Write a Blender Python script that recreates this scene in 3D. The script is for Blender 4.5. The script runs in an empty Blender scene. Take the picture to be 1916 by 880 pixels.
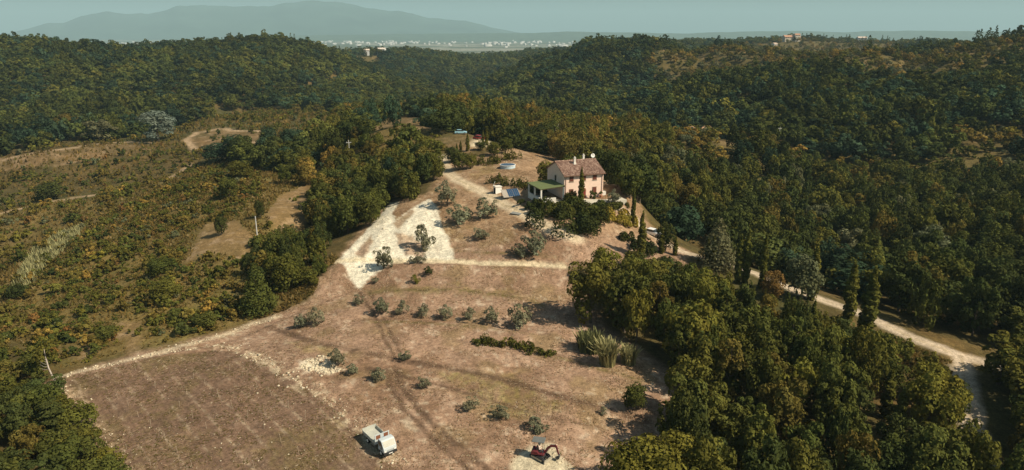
import bpy, bmesh, math, random
import numpy as np
from mathutils import Vector, Matrix

# ------------------------------------------------------------------ camera, sky, sun, exposure
scene = bpy.context.scene
COL = scene.collection
FPX, CAM_Z = 1300.0, 47.5                       # focal length in photo pixels (1916 wide), camera height
PITCH = math.atan2(378, FPX)
CP, SP = math.cos(PITCH), math.sin(PITCH)
cam_data = bpy.data.cameras.new('camera')
cam_data.sensor_width = 36.0
cam_data.lens = 36.0 * FPX / 1916.0
cam_data.clip_start = 0.5
cam_data.clip_end = 60000.0
cam = bpy.data.objects.new('camera', cam_data)
COL.objects.link(cam)
cam.location = (0, 0, CAM_Z)
cam.rotation_euler = (math.pi / 2 - PITCH, 0, 0)
scene.camera = cam

SUN_EL = math.radians(45)
SUN_AZ = math.radians(113)                        # clockwise from +Y (view direction): light comes from the right
to_sun = Vector((math.sin(SUN_AZ) * math.cos(SUN_EL), math.cos(SUN_AZ) * math.cos(SUN_EL), math.sin(SUN_EL)))

world = bpy.data.worlds.new('World')
scene.world = world
world.use_nodes = True
wn, wl = world.node_tree.nodes, world.node_tree.links
wn.clear()
w_out = wn.new('ShaderNodeOutputWorld')
w_bg = wn.new('ShaderNodeBackground')
w_sky = wn.new('ShaderNodeTexSky')
w_sky.sky_type = 'NISHITA'
w_sky.sun_disc = False
w_sky.sun_elevation = SUN_EL
w_sky.sun_rotation = SUN_AZ
w_sky.air_density = 1.0
w_sky.dust_density = 3.0
w_sky.ozone_density = 2.0
w_mix = wn.new('ShaderNodeMix')
w_mix.data_type = 'RGBA'
w_mix.blend_type = 'MULTIPLY'
w_mix.inputs[0].default_value = 1.0
w_mix.inputs[7].default_value = (0.86, 1.0, 0.96, 1)      # the hazy teal cast of the whole sky
wl.new(w_sky.outputs[0], w_mix.inputs[6])
wl.new(w_mix.outputs[2], w_bg.inputs[0])
w_bg.inputs[1].default_value = 0.06
wl.new(w_bg.outputs[0], w_out.inputs[0])

sun_data = bpy.data.lights.new('sun', 'SUN')
sun_data.energy = 5.0
sun_data.angle = math.radians(0.6)
sun_data.color = (1.0, 0.88, 0.69)
sun = bpy.data.objects.new('sun', sun_data)
COL.objects.link(sun)
sun.rotation_euler = to_sun.to_track_quat('Z', 'Y').to_euler()
sun.location = (200, -30, 200)

scene.render.engine = 'CYCLES'
vs = scene.view_settings
vs.view_transform = 'Standard'
vs.look = 'None'
vs.exposure = 0.36
vs.gamma = 1.0
cy = scene.cycles
cy.use_denoising = True
cy.max_bounces = 5
cy.diffuse_bounces = 2
cy.glossy_bounces = 2
cy.transmission_bounces = 3
cy.transparent_max_bounces = 4
cy.volume_bounces = 0
cy.sample_clamp_indirect = 4.0
cy.use_adaptive_sampling = True
cy.adaptive_threshold = 0.01

rng = np.random.default_rng(7)
random.seed(7)

# ------------------------------------------------------------------ noise
def _hash(i, j, s):
    h = (i * 374761393 + j * 668265263 + s * 1442695041) & 0xffffffff
    h = ((h ^ (h >> 13)) * 1274126177) & 0xffffffff
    return ((h ^ (h >> 16)) & 0xffffff) / float(0xffffff)

def vnoise(x, y, s=0):
    x = np.asarray(x, float); y = np.asarray(y, float)
    i = np.floor(x).astype(np.int64); j = np.floor(y).astype(np.int64)
    fx = x - i; fy = y - j
    fx = fx * fx * (3 - 2 * fx); fy = fy * fy * (3 - 2 * fy)
    a = _hash(i, j, s); b = _hash(i + 1, j, s); c = _hash(i, j + 1, s); d = _hash(i + 1, j + 1, s)
    return (a + (b - a) * fx) * (1 - fy) + (c + (d - c) * fx) * fy

def fbm(x, y, s=0, octs=4):
    t = 0; amp = 1; tot = 0
    for k in range(octs):
        t = t + amp * (vnoise(x * 2 ** k + 17.3 * k, y * 2 ** k - 9.1 * k, s + k) - 0.5)
        tot += amp; amp *= 0.5
    return t / tot * 2                          # about -1..1

def sstep(a, b, x):
    t = np.clip((x - a) / (b - a), 0, 1)
    return t * t * (3 - 2 * t)

# ------------------------------------------------------------------ terrain: survey points -> smooth surface
def ray(px, py):
    u = (px - 958) / FPX; v = (py - 440) / FPX
    return u, CP - v * SP, -(v * CP + SP)        # direction (x, y, z), y forward

PTS = []
def zp(px, py, z):
    dx, dy, dz = ray(px, py); t = (z - CAM_Z) / dz
    PTS.append((dx * t, dy * t, z))
def dp(px, py, D, h=0.0):
    dx, dy, dz = ray(px, py); t = D / dy
    PTS.append((dx * t, D, CAM_Z + dz * t - h))

# vineyard, terraces and spur
for a in [(100, 720, -3), (240, 880, -1.6), (480, 880, -.6), (720, 850, 0), (400, 655, -1.6), (600, 595, .2), (1000, 850, .4), (700, 740, .6),
          (1140, 700, 1), (1100, 605, 1.6), (1050, 500, 5), (640, 490, 4.2), (665, 540, 1.6), (850, 490, 5.2), (850, 580, 1.9), (560, 690, 0.1),
          (704, 412, 6.6), (740, 378, 7.4), (800, 376, 9.4), (830, 310, 11.6), (870, 345, 11.2), (920, 370, 10.8), (1000, 405, 10.0), (1065, 440, 8.6),
          (950, 450, 7.4), (850, 430, 7.3), (950, 311, 12.4), (1000, 300, 13), (1010, 330, 12.3), (900, 300, 12.6), (790, 240, 15.5), (720, 238, 14.3), (862, 249, 15), (895, 265, 14.4)]:
    zp(*a)
PTS += [(11.4, 149.6, 12.0), (20.5, 153, 12.0), (8, 158, 12.2), (17.4, 161.6, 12.3), (23, 150, 11.8), (5, 148, 11.2), (16, 143, 10.6), (27, 156, 11.7), (24.5, 151, 11.8), (21, 146, 11.4), (28, 162, 11.5)]
for a in [(1200, 420, 7.2), (1275, 470, 4.5), (1405, 508, 2.2), (1560, 565, .4), (1650, 603, -.4), (1790, 665, -1.4), (1900, 685, -2.2), (1840, 850, -3.4),
          (1810, 740, -2.2), (1260, 700, .6), (1240, 800, -.3), (1250, 590, 1.0), (1450, 700, -1.4), (1500, 850, -2.2), (1150, 480, 5.6)]:
    zp(*a)
PTS += [(0, 45, -.8), (-40, 45, -2.5), (40, 45, -2.5), (-75, 60, -6), (75, 60, -5), (0, 15, -2), (0, -60, -6), (-90, 0, -9), (90, 0, -8)]
# left slope and hollow
for a in [(460, 600, 113, 1.6), (300, 640, 102, 1.8), (180, 640, 104, 2.2), (40, 700, 92, 3.2), (100, 850, 72, 2.8), (0, 880, 68, 3.0), (200, 500, 150, 2.2),
          (40, 500, 155, 2.4), (480, 445, 150, .6), (400, 440, 155, .8), (540, 400, 166, .6), (600, 440, 160, 1.5), (330, 380, 192, 1.6), (430, 310, 222, 2.5),
          (180, 430, 185, 1.8), (60, 440, 205, 2.0), (100, 377, 244, 0), (200, 361, 258, 0), (340, 322, 275, 0), (80, 288, 318, .5), (0, 325, 305, 1), (-150, 400, 240, 1), (-150, 560, 150, 3),
          (400, 252, 338, .3), (290, 264, 338, .3), (130, 232, 385, 4), (450, 210, 425, 2), (600, 205, 425, 3), (620, 270, 262, 2), (560, 300, 240, 4), (690, 320, 205, 4),
          (100, 205, 430, 6), (300, 215, 450, 6), (700, 190, 500, 8), (-150, 215, 430, 6),
          (50, 73, 700, 8), (250, 82, 760, 9), (450, 66, 800, 9), (600, 82, 860, 9), (-200, 60, 680, 8), (100, 140, 560, 8), (300, 135, 585, 8), (480, 135, 610, 8), (600, 150, 655, 8),
          (700, 97, 1080, 8), (760, 92, 1250, 8), (680, 140, 800, 8), (800, 150, 820, 8), (870, 160, 760, 8), (900, 112, 1150, 8), (850, 110, 1400, 8), (980, 95, 1400, 8)]:
    dp(*a)
# wooded top behind the house, right hollow and right hill
for a in [(850, 215, 288, 8), (960, 235, 250, 8), (840, 180, 330, 8), (1000, 250, 230, 7), (1120, 300, 195, 8), (1250, 330, 185, 9), (1200, 390, 165, 4),
          (1400, 330, 222, 8), (1640, 330, 235, 8), (1900, 400, 165, 8), (1750, 480, 132, 9), (1560, 470, 150, 9), (1900, 330, 215, 8), (2100, 500, 130, 8), (1300, 250, 300, 2), (1310, 262, 285, 1), (1390, 270, 262, 1),
          (1500, 270, 275, 8), (1500, 200, 335, 8), (1700, 200, 325, 8), (1900, 200, 305, 8), (2100, 200, 290, 8), (1500, 125, 455, 7), (1700, 130, 440, 7),
          (1900, 62, 520, 6), (2100, 50, 520, 6), (1700, 88, 530, 5), (1240, 76, 700, 8), (1110, 80, 860, 8), (1000, 110, 830, 8), (960, 165, 640, 8), (1250, 150, 560, 8), (1100, 160, 570, 8),
          (1100, 225, 400, 8), (1250, 245, 335, 7), (960, 200, 470, 8), (1400, 105, 570, 6), (1330, 88, 640, 7), (1350, 150, 440, 7),
          (1475, 80, 1150, 0), (1440, 105, 1000, 0), (1600, 78, 1250, 4), (1800, 85, 1200, 4), (1330, 82, 1400, 6), (1200, 80, 1300, 8)]:
    dp(*a)
# crest of the right hill falling to the valley, and the hidden ground behind both crests
for a in [(930, 168, 590, 8), (970, 140, 640, 9), (1010, 118, 690, 9), (1060, 98, 740, 9), (1150, 76, 770, 9), (640, 100, 800, 9), (690, 130, 740, 9), (560, 78, 790, 9)]:
    dp(*a)
for px, D, z in [(1000, 1000, -32), (1100, 1040, -24), (1240, 960, -8), (1350, 850, -2), (930, 900, -30), (880, 1000, -30), (820, 930, -24), (760, 980, -14), (560, 1000, -6), (400, 1000, 2), (200, 950, 0), (50, 880, 4), (1500, 800, 4), (1700, 760, 8), (1900, 740, 14),
                 (860, 700, -17), (900, 640, -14), (800, 640, -13), (900, 540, -9)]:
    PTS.append((D * (px - 958) / 1345.0, D, z))
PTS = np.array(PTS)
def _lp(x, y):
    r = np.hypot(x, y)
    return np.arctan2(x, y), np.log(np.maximum(r, 8.0))
_A, _R = _lp(PTS[:, 0], PTS[:, 1])
_C = 0.03
def _phi(a, r, A, R):
    return np.sqrt((a[:, None] - A[None]) ** 2 + (r[:, None] - R[None]) ** 2 + _C * _C)
_K = _phi(_A, _R, _A, _R)
_K = np.block([[_K - 2e-3 * np.eye(len(_A)), np.ones((len(_A), 1))], [np.ones((1, len(_A))), np.zeros((1, 1))]])
_W = np.linalg.solve(_K, np.append(PTS[:, 2], 0.0))

FEATURES = []                                     # (polyline xy, step height, width): little terrace banks
def seg_dist(x, y, P, sgn=False):
    """distance to a polyline; with sgn also the side (positive to the left of travel)"""
    best = np.full(np.shape(x), 1e9); side = np.zeros(np.shape(x))
    for (ax, ay), (bx, by) in zip(P[:-1], P[1:]):
        vx, vy = bx - ax, by - ay; L2 = vx * vx + vy * vy + 1e-12
        t = np.clip(((x - ax) * vx + (y - ay) * vy) / L2, 0, 1)
        d = np.hypot(x - ax - t * vx, y - ay - t * vy)
        m = d < best
        best = np.where(m, d, best)
        if sgn:
            side = np.where(m, np.sign(vx * (y - ay) - vy * (x - ax)), side)
    return (best, side) if sgn else best

def Hbase(x, y):
    x = np.atleast_1d(np.asarray(x, float)); y = np.atleast_1d(np.asarray(y, float))
    a, r = _lp(x, y)
    z = np.empty_like(x)
    for k in range(0, len(x), 40000):
        s = slice(k, k + 40000)
        z[s] = _phi(a[s], r[s], _A, _R) @ _W[:-1] + _W[-1]
    rr = np.hypot(x, y)
    z = np.clip(z, -40, 60)
    f = sstep(1500, 3200, rr)
    z = z * (1 - f) + f * (-50 + 6 * fbm(x / 1500, y / 1500, 5, 3))
    return z

CLAY_XY = None
def H(x, y):
    shp = np.shape(x)
    x = np.atleast_1d(np.asarray(x, float)).ravel(); y = np.atleast_1d(np.asarray(y, float)).ravel()
    z = Hbase(x, y)
    rr = np.hypot(x, y)
    yard = np.hypot((x - 15) / 14, (y - 153) / 13)          # the levelled yard of the house
    damp = sstep(0.75, 1.25, yard)
    z = z + damp * (0.22 * fbm(x / 7, y / 7, 11, 3) + 0.06 * fbm(x / 1.3, y / 1.3, 15, 2)) + sstep(230, 480, rr) * (3.5 * fbm(x / 55, y / 55, 21, 3) + 3.0 * fbm(x / 150, y / 150, 25, 2) - 7.0 * np.exp(-(fbm(x / 130, y / 210, 29, 2) / .16) ** 2) * sstep(330, 480, rr) * (1 - sstep(900, 1300, rr)))
    for P, hh, w in FEATURES:
        x0 = min(p[0] for p in P) - 6; x1 = max(p[0] for p in P) + 6; y0 = min(p[1] for p in P) - 6; y1 = max(p[1] for p in P) + 6
        m = (x > x0) & (x < x1) & (y > y0) & (y < y1)
        if m.any():
            d, s = seg_dist(x[m], y[m], P, True)
            z[m] += hh * s * np.exp(-(d / w)) * (1 - np.exp(-(d / (w * .35)) ** 2))
    if CLAY_XY is not None:
        m = (np.abs(x + 18) < 25) & (np.abs(y - 138) < 28)
        if m.any():
            c = soft_poly(x[m], y[m], CLAY_XY, 1.5)
            u = x[m] * .9 + y[m] * .25; v = -x[m] * .25 + y[m] * .9
            z[m] += c * (0.35 * np.abs(fbm(u / 1.6, v / 6, 41, 3)) - .12)
    return z.reshape(shp) if shp else float(z[0])

def at(px, py, dmin=40.0, dmax=1700.0):
    """ground point under a point of the survey picture"""
    dx, dy, dz = ray(px, py)
    D = dmin * (dmax / dmin) ** np.linspace(0, 1, 700)
    t = D / dy
    zz = H(dx * t, D) - (CAM_Z + dz * t)
    k = np.nonzero(zz > 0)[0]
    if len(k) == 0:
        return (dx * t[-1], D[-1])
    k = k[0]
    if k == 0:
        return (dx * t[0], D[0])
    f = zz[k - 1] / (zz[k - 1] - zz[k])
    tt = t[k - 1] + f * (t[k] - t[k - 1])
    return (dx * tt, dy * tt)

def poly(*pts):
    return [at(*p) for p in pts]
def plan(*pts):                                   # far zones: bearing (as a photo column) and distance
    return [(D * (px - 958) / 1345.0, D) for px, D in pts]

def inside(x, y, P):
    c = np.zeros(np.shape(x), bool)
    n = len(P)
    for i in range(n):
        ax, ay = P[i]; bx, by = P[(i + 1) % n]
        m = ((ay > y) != (by > y)) & (x < (bx - ax) * (y - ay) / ((by - ay) if by != ay else 1e-9) + ax)
        c ^= m
    return c
def soft_poly(x, y, P, w):
    d = seg_dist(x, y, list(P) + [P[0]])
    s = np.where(inside(x, y, P), d, -d)
    return sstep(-w, w, s)

# ------------------------------------------------------------------ tracks, clay and fields (ground plan)
FEATURES += [
    (poly((640, 494), (700, 493), (760, 494), (850, 495), (950, 500), (1052, 505)), -0.5, 1.6),
    (poly((690, 545), (760, 540), (850, 540), (950, 550), (1010, 565)), -0.45, 1.5),
    (poly((690, 598), (790, 600), (880, 606), (990, 622)), -0.35, 1.4),
    (poly((470, 652), (560, 700), (640, 760), (730, 850), (790, 905)), 0.14, 1.6),
    (poly((120, 705), (270, 672), (400, 648), (500, 612), (585, 575)), -0.35, 1.4),
]
CLAY = [poly((704, 411), (727, 378), (748, 378), (734, 400), (740, 412), (775, 388), (798, 374), (806, 372), (818, 392), (828, 426), (841, 451), (849, 487), (740, 490), (634, 489)),
        poly((634, 489), (704, 489), (740, 490), (715, 505), (692, 520), (672, 542), (655, 520))]
CLAY_XY = CLAY[0]
CLAY_HOLES = [poly((734, 419), (772, 391), (778, 396), (748, 428)), poly((738, 436), (770, 440), (800, 462), (795, 480), (758, 478), (748, 460)), poly((660, 478), (694, 440), (698, 452), (682, 484))]
VINE = poly((118, 706), (200, 690), (300, 668), (400, 656), (450, 660), (520, 695), (600, 745), (690, 820), (740, 880), (760, 930), (270, 930), (235, 880), (170, 800))
SAND = poly((958, 862), (975, 846), (1000, 832), (1030, 832), (1050, 850), (1062, 868), (1070, 905), (950, 905))
ROADS = [  # polyline, half width, colour key
    (poly((905, 262), (893, 272)), 2.6, 'pale'), (poly((826, 292), (829, 306), (836, 322), (858, 338), (900, 358), (945, 384), (985, 402), (1028, 428), (1078, 446)), 1.7, 'track'),
    (poly((634, 489), (700, 487), (760, 489), (850, 490), (950, 494), (1052, 499)), 0.75, 'pale'),
    (poly((1160, 392), (1190, 413), (1215, 436), (1250, 456), (1280, 472), (1340, 490), (1405, 508), (1470, 536), (1540, 562), (1600, 583), (1660, 610), (1720, 638), (1790, 664), (1850, 680), (1930, 692)), 1.6, 'drive'),
    (poly((1800, 668), (1806, 720), (1818, 790), (1840, 850), (1846, 900)), 1.5, 'drive'),
    (poly((-40, 412), (0, 401), (60, 386), (130, 372), (200, 361)), 1.3, 'path'), (poly((310, 336), (335, 324), (356, 308)), 1.4, 'path'),
    (poly((-20, 304), (0, 300), (60, 288), (130, 278), (180, 270), (240, 266), (290, 268)), 1.5, 'path'),
    (poly((365, 280), (347, 262), (370, 247), (420, 241), (485, 246)), 1.5, 'path'), (poly((400, 272), (440, 268), (490, 266)), 1.4, 'path'),
    (poly((112, 706), (200, 684), (290, 662), (400, 632), (470, 606), (520, 592)), 0.7, 'stony'),
    (poly((672, 545), (700, 590), (722, 640), (740, 670)), .35, 'rut'), (poly((690, 545), (715, 590), (735, 630), (752, 668)), .35, 'rut'),
    (poly((724, 690), (730, 720), (760, 770), (820, 830), (890, 890)), .45, 'rut'), (poly((740, 690), (748, 715), (785, 770), (850, 830), (920, 888)), .55, 'rut'), (poly((754, 690), (768, 720), (805, 770), (872, 830), (945, 888)), .5, 'edge'), (poly((712, 690), (718, 720), (742, 770), (800, 832), (862, 890)), .5, 'edge'),
    (poly((500, 612), (580, 640), (660, 655), (740, 672), (830, 688), (920, 705), (1040, 740), (1150, 770), (1210, 790)), .7, 'rut'),
    (poly((690, 690), (790, 712), (900, 745), (1020, 780), (1120, 800)), .4, 'rut'),
    (poly((690, 548), (760, 543), (850, 543), (950, 554), (1015, 570)), .45, 'dark_line'), (poly((690, 602), (790, 604), (880, 610), (1000, 626)), .3, 'dark_line'), (poly((860, 470), (940, 474), (1040, 480)), .25, 'dark_line'), (poly((1040, 668), (1120, 690), (1200, 712)), .4, 'dark_line'),  # narrow dark olive-brown lines across the dry slope
]
BARE = [poly((352, 492), (368, 450), (384, 420), (440, 412), (475, 445), (468, 492), (430, 478), (395, 474)), poly((498, 400), (520, 368), (575, 345), (576, 400), (560, 440), (520, 450)),
        poly((215, 612), (235, 600), (262, 604), (268, 650), (240, 668)), poly((150, 650), (178, 640), (176, 668), (150, 672)),
        poly((364, 282), (350, 262), (372, 248), (420, 242), (486, 247), (488, 268), (420, 278)), poly((-40, 320), (-20, 296), (100, 283), (240, 268), (290, 280), (200, 296), (100, 312)),
        poly((700, 246), (705, 236), (760, 219), (806, 224), (806, 242), (765, 252)), poly((826, 262), (850, 252), (905, 258), (905, 275), (880, 285), (840, 280)),
        poly((985, 292), (1000, 286), (1028, 300), (1030, 318), (1000, 312)), poly((1342, 262), (1380, 270), (1400, 276), (1350, 282)), poly((676, 282), (688, 262), (696, 285), (690, 300))]
GREEN = [poly((890, 312), (925, 308), (935, 320), (900, 326)), poly((820, 690), (900, 690), (1020, 735), (1060, 765), (960, 790), (880, 750)), poly((690, 540), (850, 537), (1000, 555), (1000, 566), (850, 548), (690, 550)),
         poly((270, 640), (330, 620), (375, 625), (350, 645), (285, 660)), poly((540, 640), (620, 650), (650, 670), (560, 660))]
DRYSLOPE = poly((600, 520), (636, 488), (700, 405), (735, 375), (800, 365), (830, 310), (860, 300), (905, 292), (985, 284), (1040, 290), (1150, 340), (1200, 400), (1290, 470), (1280, 500), (1180, 500), (1060, 500), (1130, 610), (1260, 700), (1270, 780), (1230, 930), (235, 930), (90, 715), (280, 655), (480, 600), (580, 565))
OCHRE_FAR = [plan((1230, 560), (1230, 720), (1500, 640), (1960, 580), (1960, 430), (1700, 430), (1500, 490), (1400, 510)), plan((330, 375), (520, 385), (720, 440), (720, 490), (560, 480), (330, 440)),
             plan((1390, 880), (1390, 1180), (1700, 1250), (1700, 900)), plan((655, 1040), (702, 1040), (702, 1150), (655, 1150)), plan((1230, 245), (1500, 218), (1960, 205), (1960, 285), (1500, 285), (1250, 320))]
NEARLEFT = poly((-200, 640), (0, 620), (110, 690), (280, 650), (480, 595), (590, 520), (600, 465), (560, 440), (560, 330), (420, 300), (300, 350), (150, 430), (-200, 560))

HOLLOW_GAP = poly((-200, 420), (150, 375), (330, 325), (420, 300), (300, 352), (150, 432), (0, 520), (-200, 560))
BELOW_CLEARING = poly((690, 250), (760, 252), (806, 242), (832, 285), (826, 302), (760, 292), (690, 288))
def ground_colour(x, y):
    n = len(x)
    rr = np.hypot(x, y)
    n1 = fbm(x / 9, y / 9, 101, 4); n2 = fbm(x / 2.2, y / 2.2, 111, 3); n3 = fbm(x / 40, y / 40, 121, 3); n4 = fbm(x / .7, y / .7, 131, 2)
    c = np.empty((n, 3))
    def lay(col, m):
        m = np.clip(m, 0, 1)[:, None]
        c[:] = c * (1 - m) + np.array(col)[None] * m
    c[:] = (.085, .066, .024)                                    # scrubby ground under the woods
    lay((.15, .095, .035), .6 * sstep(-.1, .5, n1) + .3 * n2)
    lay((.05, .06, .02), sstep(.1, .6, n3) * .6)
    m = soft_poly(x, y, NEARLEFT, 3)
    lay((.205, .145, .048), m * (.75 + .4 * n1)); lay((.12, .10, .03), m * sstep(.05, .5, n2 + n1) * .8)
    m = np.maximum(soft_poly(x, y, HOLLOW_GAP, 4), soft_poly(x, y, BELOW_CLEARING, 3))
    lay((.175, .125, .042), m * (.65 + .4 * n1))
    for P in OCHRE_FAR:
        m = soft_poly(x + n1 * 4, y + n2 * 4, P, 6)
        lay((.115, .088, .03), m * .9); lay((.25, .165, .08), m * sstep(.3, .6, n1 + .4 * n2) * .7)
    f = sstep(1600, 2600, rr)
    lay((.08, .09, .05), f); lay((.30, .28, .22), f * sstep(.15, .35, fbm(x / 700, y / 260, 141, 3)) * .7)
    # the dry hillside
    m = soft_poly(x + n2 * .8, y + n1, DRYSLOPE, 1.6)
    lay((.315, .200, .130), m)
    lay((.385, .262, .178), m * sstep(-.1, .6, n2 + .8 * n4) * .6)
    lay((.215, .128, .076), m * sstep(.0, .7, n1 - .4 * n2) * .8)
    lay((.205, .15, .058), m * sstep(.15, .6, fbm(x / 5, y / 5, 151, 3)) * .45)
    lay((.44, .36, .26), m * sstep(.4, .65, n4 + .4 * n2) * .5)
    lay((.32, .21, .075), m * sstep(130, 143, y) * .25)
    for P in BARE:
        m = soft_poly(x + n2 * 1.2, y + n2, P, 1.0 + rr.mean() * 0)
        mm = m * np.where(rr > 215, .25 + .3 * sstep(-.3, .4, n1), .55 + .3 * n1); lay((.27, .165, .08), mm); lay((.40, .285, .185), mm * sstep(0, .6, n2 + n4 * .4) * .7)
    for P in GREEN:
        m = soft_poly(x + n2 * 1.5, y + n2 * 1.5, P, 1.2)
        lay((.185, .145, .045), m * (.45 + .5 * n4))
    # vineyard: faint planted rows
    m = soft_poly(x + n2 * .4, y + n2 * .4, VINE, .35)
    lay((.185, .115, .074), m * .96); lay((.145, .108, .045), m * sstep(-.1, .5, n1 + .5 * n4) * .7); lay((.21, .14, .095), m * sstep(.1, .6, n2 - .3 * n1) * .6)
    u = x * .76 + y * .65                                          # across the rows
    row = np.abs(((u + .2 * n2) / 2.8) % 1 - .5) * 2
    fur = np.abs((u / .7) % 1 - .5) * 2
    lay((.12, .075, .045), m * sstep(.5, .95, fur) * .5)
    lay((.36, .27, .18), m * sstep(.8, .98, row) * sstep(-.3, .4, n4 + .6 * n2) * .75)
    # pale stony rims
    stony = soft_poly(x + n2, y + n2, poly_rock, .8)
    lay((.66, .57, .41), stony * sstep(-.5, .2, n4 + n2))
    rim = np.clip(1 - seg_dist(x, y, rim_left) / 2.4, 0, 1)
    lay((.46, .33, .21), rim * sstep(-.25, .4, n4 + n2 * .7) * .9)
    rim = np.clip(1 - seg_dist(x, y, rim_right) / 1.7, 0, 1)
    lay((.52, .42, .28), rim * sstep(-.05, .5, n4 + n2 * .7) * .9)
    # clay
    cm = np.zeros(n)
    for P in CLAY:
        cm = np.maximum(cm, soft_poly(x + n2 * .35 + n4 * .25, y + n2 * .5, P, .3))
    for P in CLAY_HOLES:
        cm = cm * (1 - .85 * soft_poly(x + n2 * .5, y + n2 * .6, P, .4))
    st = fbm((x * .9 + y * .3) / .9, (y * .9 - x * .3) / 5, 161, 3)
    lay((.68, .62, .48), cm * (.96 - .25 * sstep(.2, .7, st)))
    lay((.52, .45, .31), soft_poly(x + n2 * 1.1, y + n2 * .9, SAND, .6) * (.95 - .2 * sstep(.2, .6, n4)))
    key = {'edge': (.4, .3, .2), 'pale': (.60, .50, .33), 'track': (.56, .455, .31), 'drive': (.50, .40, .29), 'path': (.40, .28, .17), 'stony': (.50, .40, .27), 'dark_line': (.115, .092, .03), 'rut': (.105, .064, .040)}
    road = np.zeros(n, np.int8)
    for P, w, k in ROADS:
        lo = np.min(P, axis=0) - 8; hi = np.max(P, axis=0) + 8
        q = (x > lo[0]) & (x < hi[0]) & (y > lo[1]) & (y < hi[1])
        if not q.any():
            continue
        d = seg_dist(x[q], y[q], P)
        jit = (n2[q] * .5 + n4[q] * .3) * min(w, 1.2)
        full = np.zeros(n)
        e = .5 * w if w > .6 else .35
        full[q] = 1 - sstep(w - e, w + e, d + jit)
        if k == 'edge':
            lay((.42, .33, .23), full * .8 * sstep(.0, .5, n4 + .6 * n2))
        elif k in ('rut', 'dark_line'):
            lay(key[k], full * (.85 * sstep(-.7, .1, n4 + n1 * .4)))
        else:
            lay(key[k], full * (.9 + .1 * n4))
            if k in ('track', 'drive'):
                g = np.zeros(n); g[q] = 1 - sstep(.12, .5, d + jit * .5)
                lay((.30, .22, .10), g * .35)                       # grass along the crown of the track
            r_ = np.zeros(n, bool); r_[q] = d < w * 1.05
            road[r_ & (road == 0)] = 1
    cat = road.copy()
    cat[(cm > .5)] = 2
    cat[(cat == 0) & inside(x, y, VINE)] = 3
    cat[(cat == 0) & inside(x, y, SAND)] = 4
    return np.clip(c * (1 + .16 * n4[:, None] + .08 * n2[:, None]), 0.01, .85), cat

poly_rock = poly((556, 690), (575, 672), (600, 664), (625, 676), (640, 694), (600, 704))
rim_left = poly((105, 715), (150, 775), (200, 840), (240, 890))
rim_right = poly((300, 664), (400, 648), (450, 655), (520, 690), (600, 740), (690, 815), (745, 880))

# ------------------------------------------------------------------ materials
def new_mat(name):
    m = bpy.data.materials.new(name)
    m.use_nodes = True
    nt = m.node_tree
    nt.nodes.clear()
    out = nt.nodes.new('ShaderNodeOutputMaterial')
    return m, nt.nodes, nt.links, out

def ground_material():
    m, N, L, out = new_mat('ground')
    b = N.new('ShaderNodeBsdfPrincipled'); b.inputs['Roughness'].default_value = 1; b.inputs['Specular IOR Level'].default_value = .1
    a = N.new('ShaderNodeAttribute'); a.attribute_name = 'gcol'
    tc = N.new('ShaderNodeNewGeometry')
    n1 = N.new('ShaderNodeTexNoise'); n1.inputs['Scale'].default_value = 1.6; n1.inputs['Detail'].default_value = 6; n1.inputs['Roughness'].default_value = .7
    n2 = N.new('ShaderNodeTexNoise'); n2.inputs['Scale'].default_value = .35; n2.inputs['Detail'].default_value = 5
    for n in (n1, n2):
        L.new(tc.outputs['Position'], n.inputs['Vector'])
    r1 = N.new('ShaderNodeMapRange'); r1.inputs[1].default_value = .3; r1.inputs[2].default_value = .7; r1.inputs[3].default_value = .62; r1.inputs[4].default_value = 1.32
    r2 = N.new('ShaderNodeMapRange'); r2.inputs[1].default_value = .3; r2.inputs[2].default_value = .7; r2.inputs[3].default_value = .82; r2.inputs[4].default_value = 1.15
    L.new(n1.outputs[0], r1.inputs[0]); L.new(n2.outputs[0], r2.inputs[0])
    n3 = N.new('ShaderNodeTexNoise'); n3.inputs['Scale'].default_value = 5.5; n3.inputs['Detail'].default_value = 3; n3.inputs['Roughness'].default_value = .7
    L.new(tc.outputs['Position'], n3.inputs['Vector'])
    r3 = N.new('ShaderNodeMapRange'); r3.inputs[1].default_value = .32; r3.inputs[2].default_value = .68; r3.inputs[3].default_value = .66; r3.inputs[4].default_value = 1.30
    L.new(n3.outputs[0], r3.inputs[0])
    m0 = N.new('ShaderNodeMath'); m0.operation = 'MULTIPLY'; L.new(r1.outputs[0], m0.inputs[0]); L.new(r3.outputs[0], m0.inputs[1])
    mu = N.new('ShaderNodeMath'); mu.operation = 'MULTIPLY'; L.new(m0.outputs[0], mu.inputs[0]); L.new(r2.outputs[0], mu.inputs[1])
    vm = N.new('ShaderNodeVectorMath'); vm.operation = 'SCALE'; L.new(a.outputs['Color'], vm.inputs[0]); L.new(mu.outputs[0], vm.inputs['Scale'])
    L.new(vm.outputs[0], b.inputs['Base Color'])
    bp = N.new('ShaderNodeBump'); bp.inputs['Strength'].default_value = .55; bp.inputs['Distance'].default_value = .25
    L.new(n1.outputs[0], bp.inputs['Height']); L.new(bp.outputs[0], b.inputs['Normal'])
    L.new(b.outputs[0], out.inputs[0])
    return m
M_GROUND = ground_material()

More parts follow.
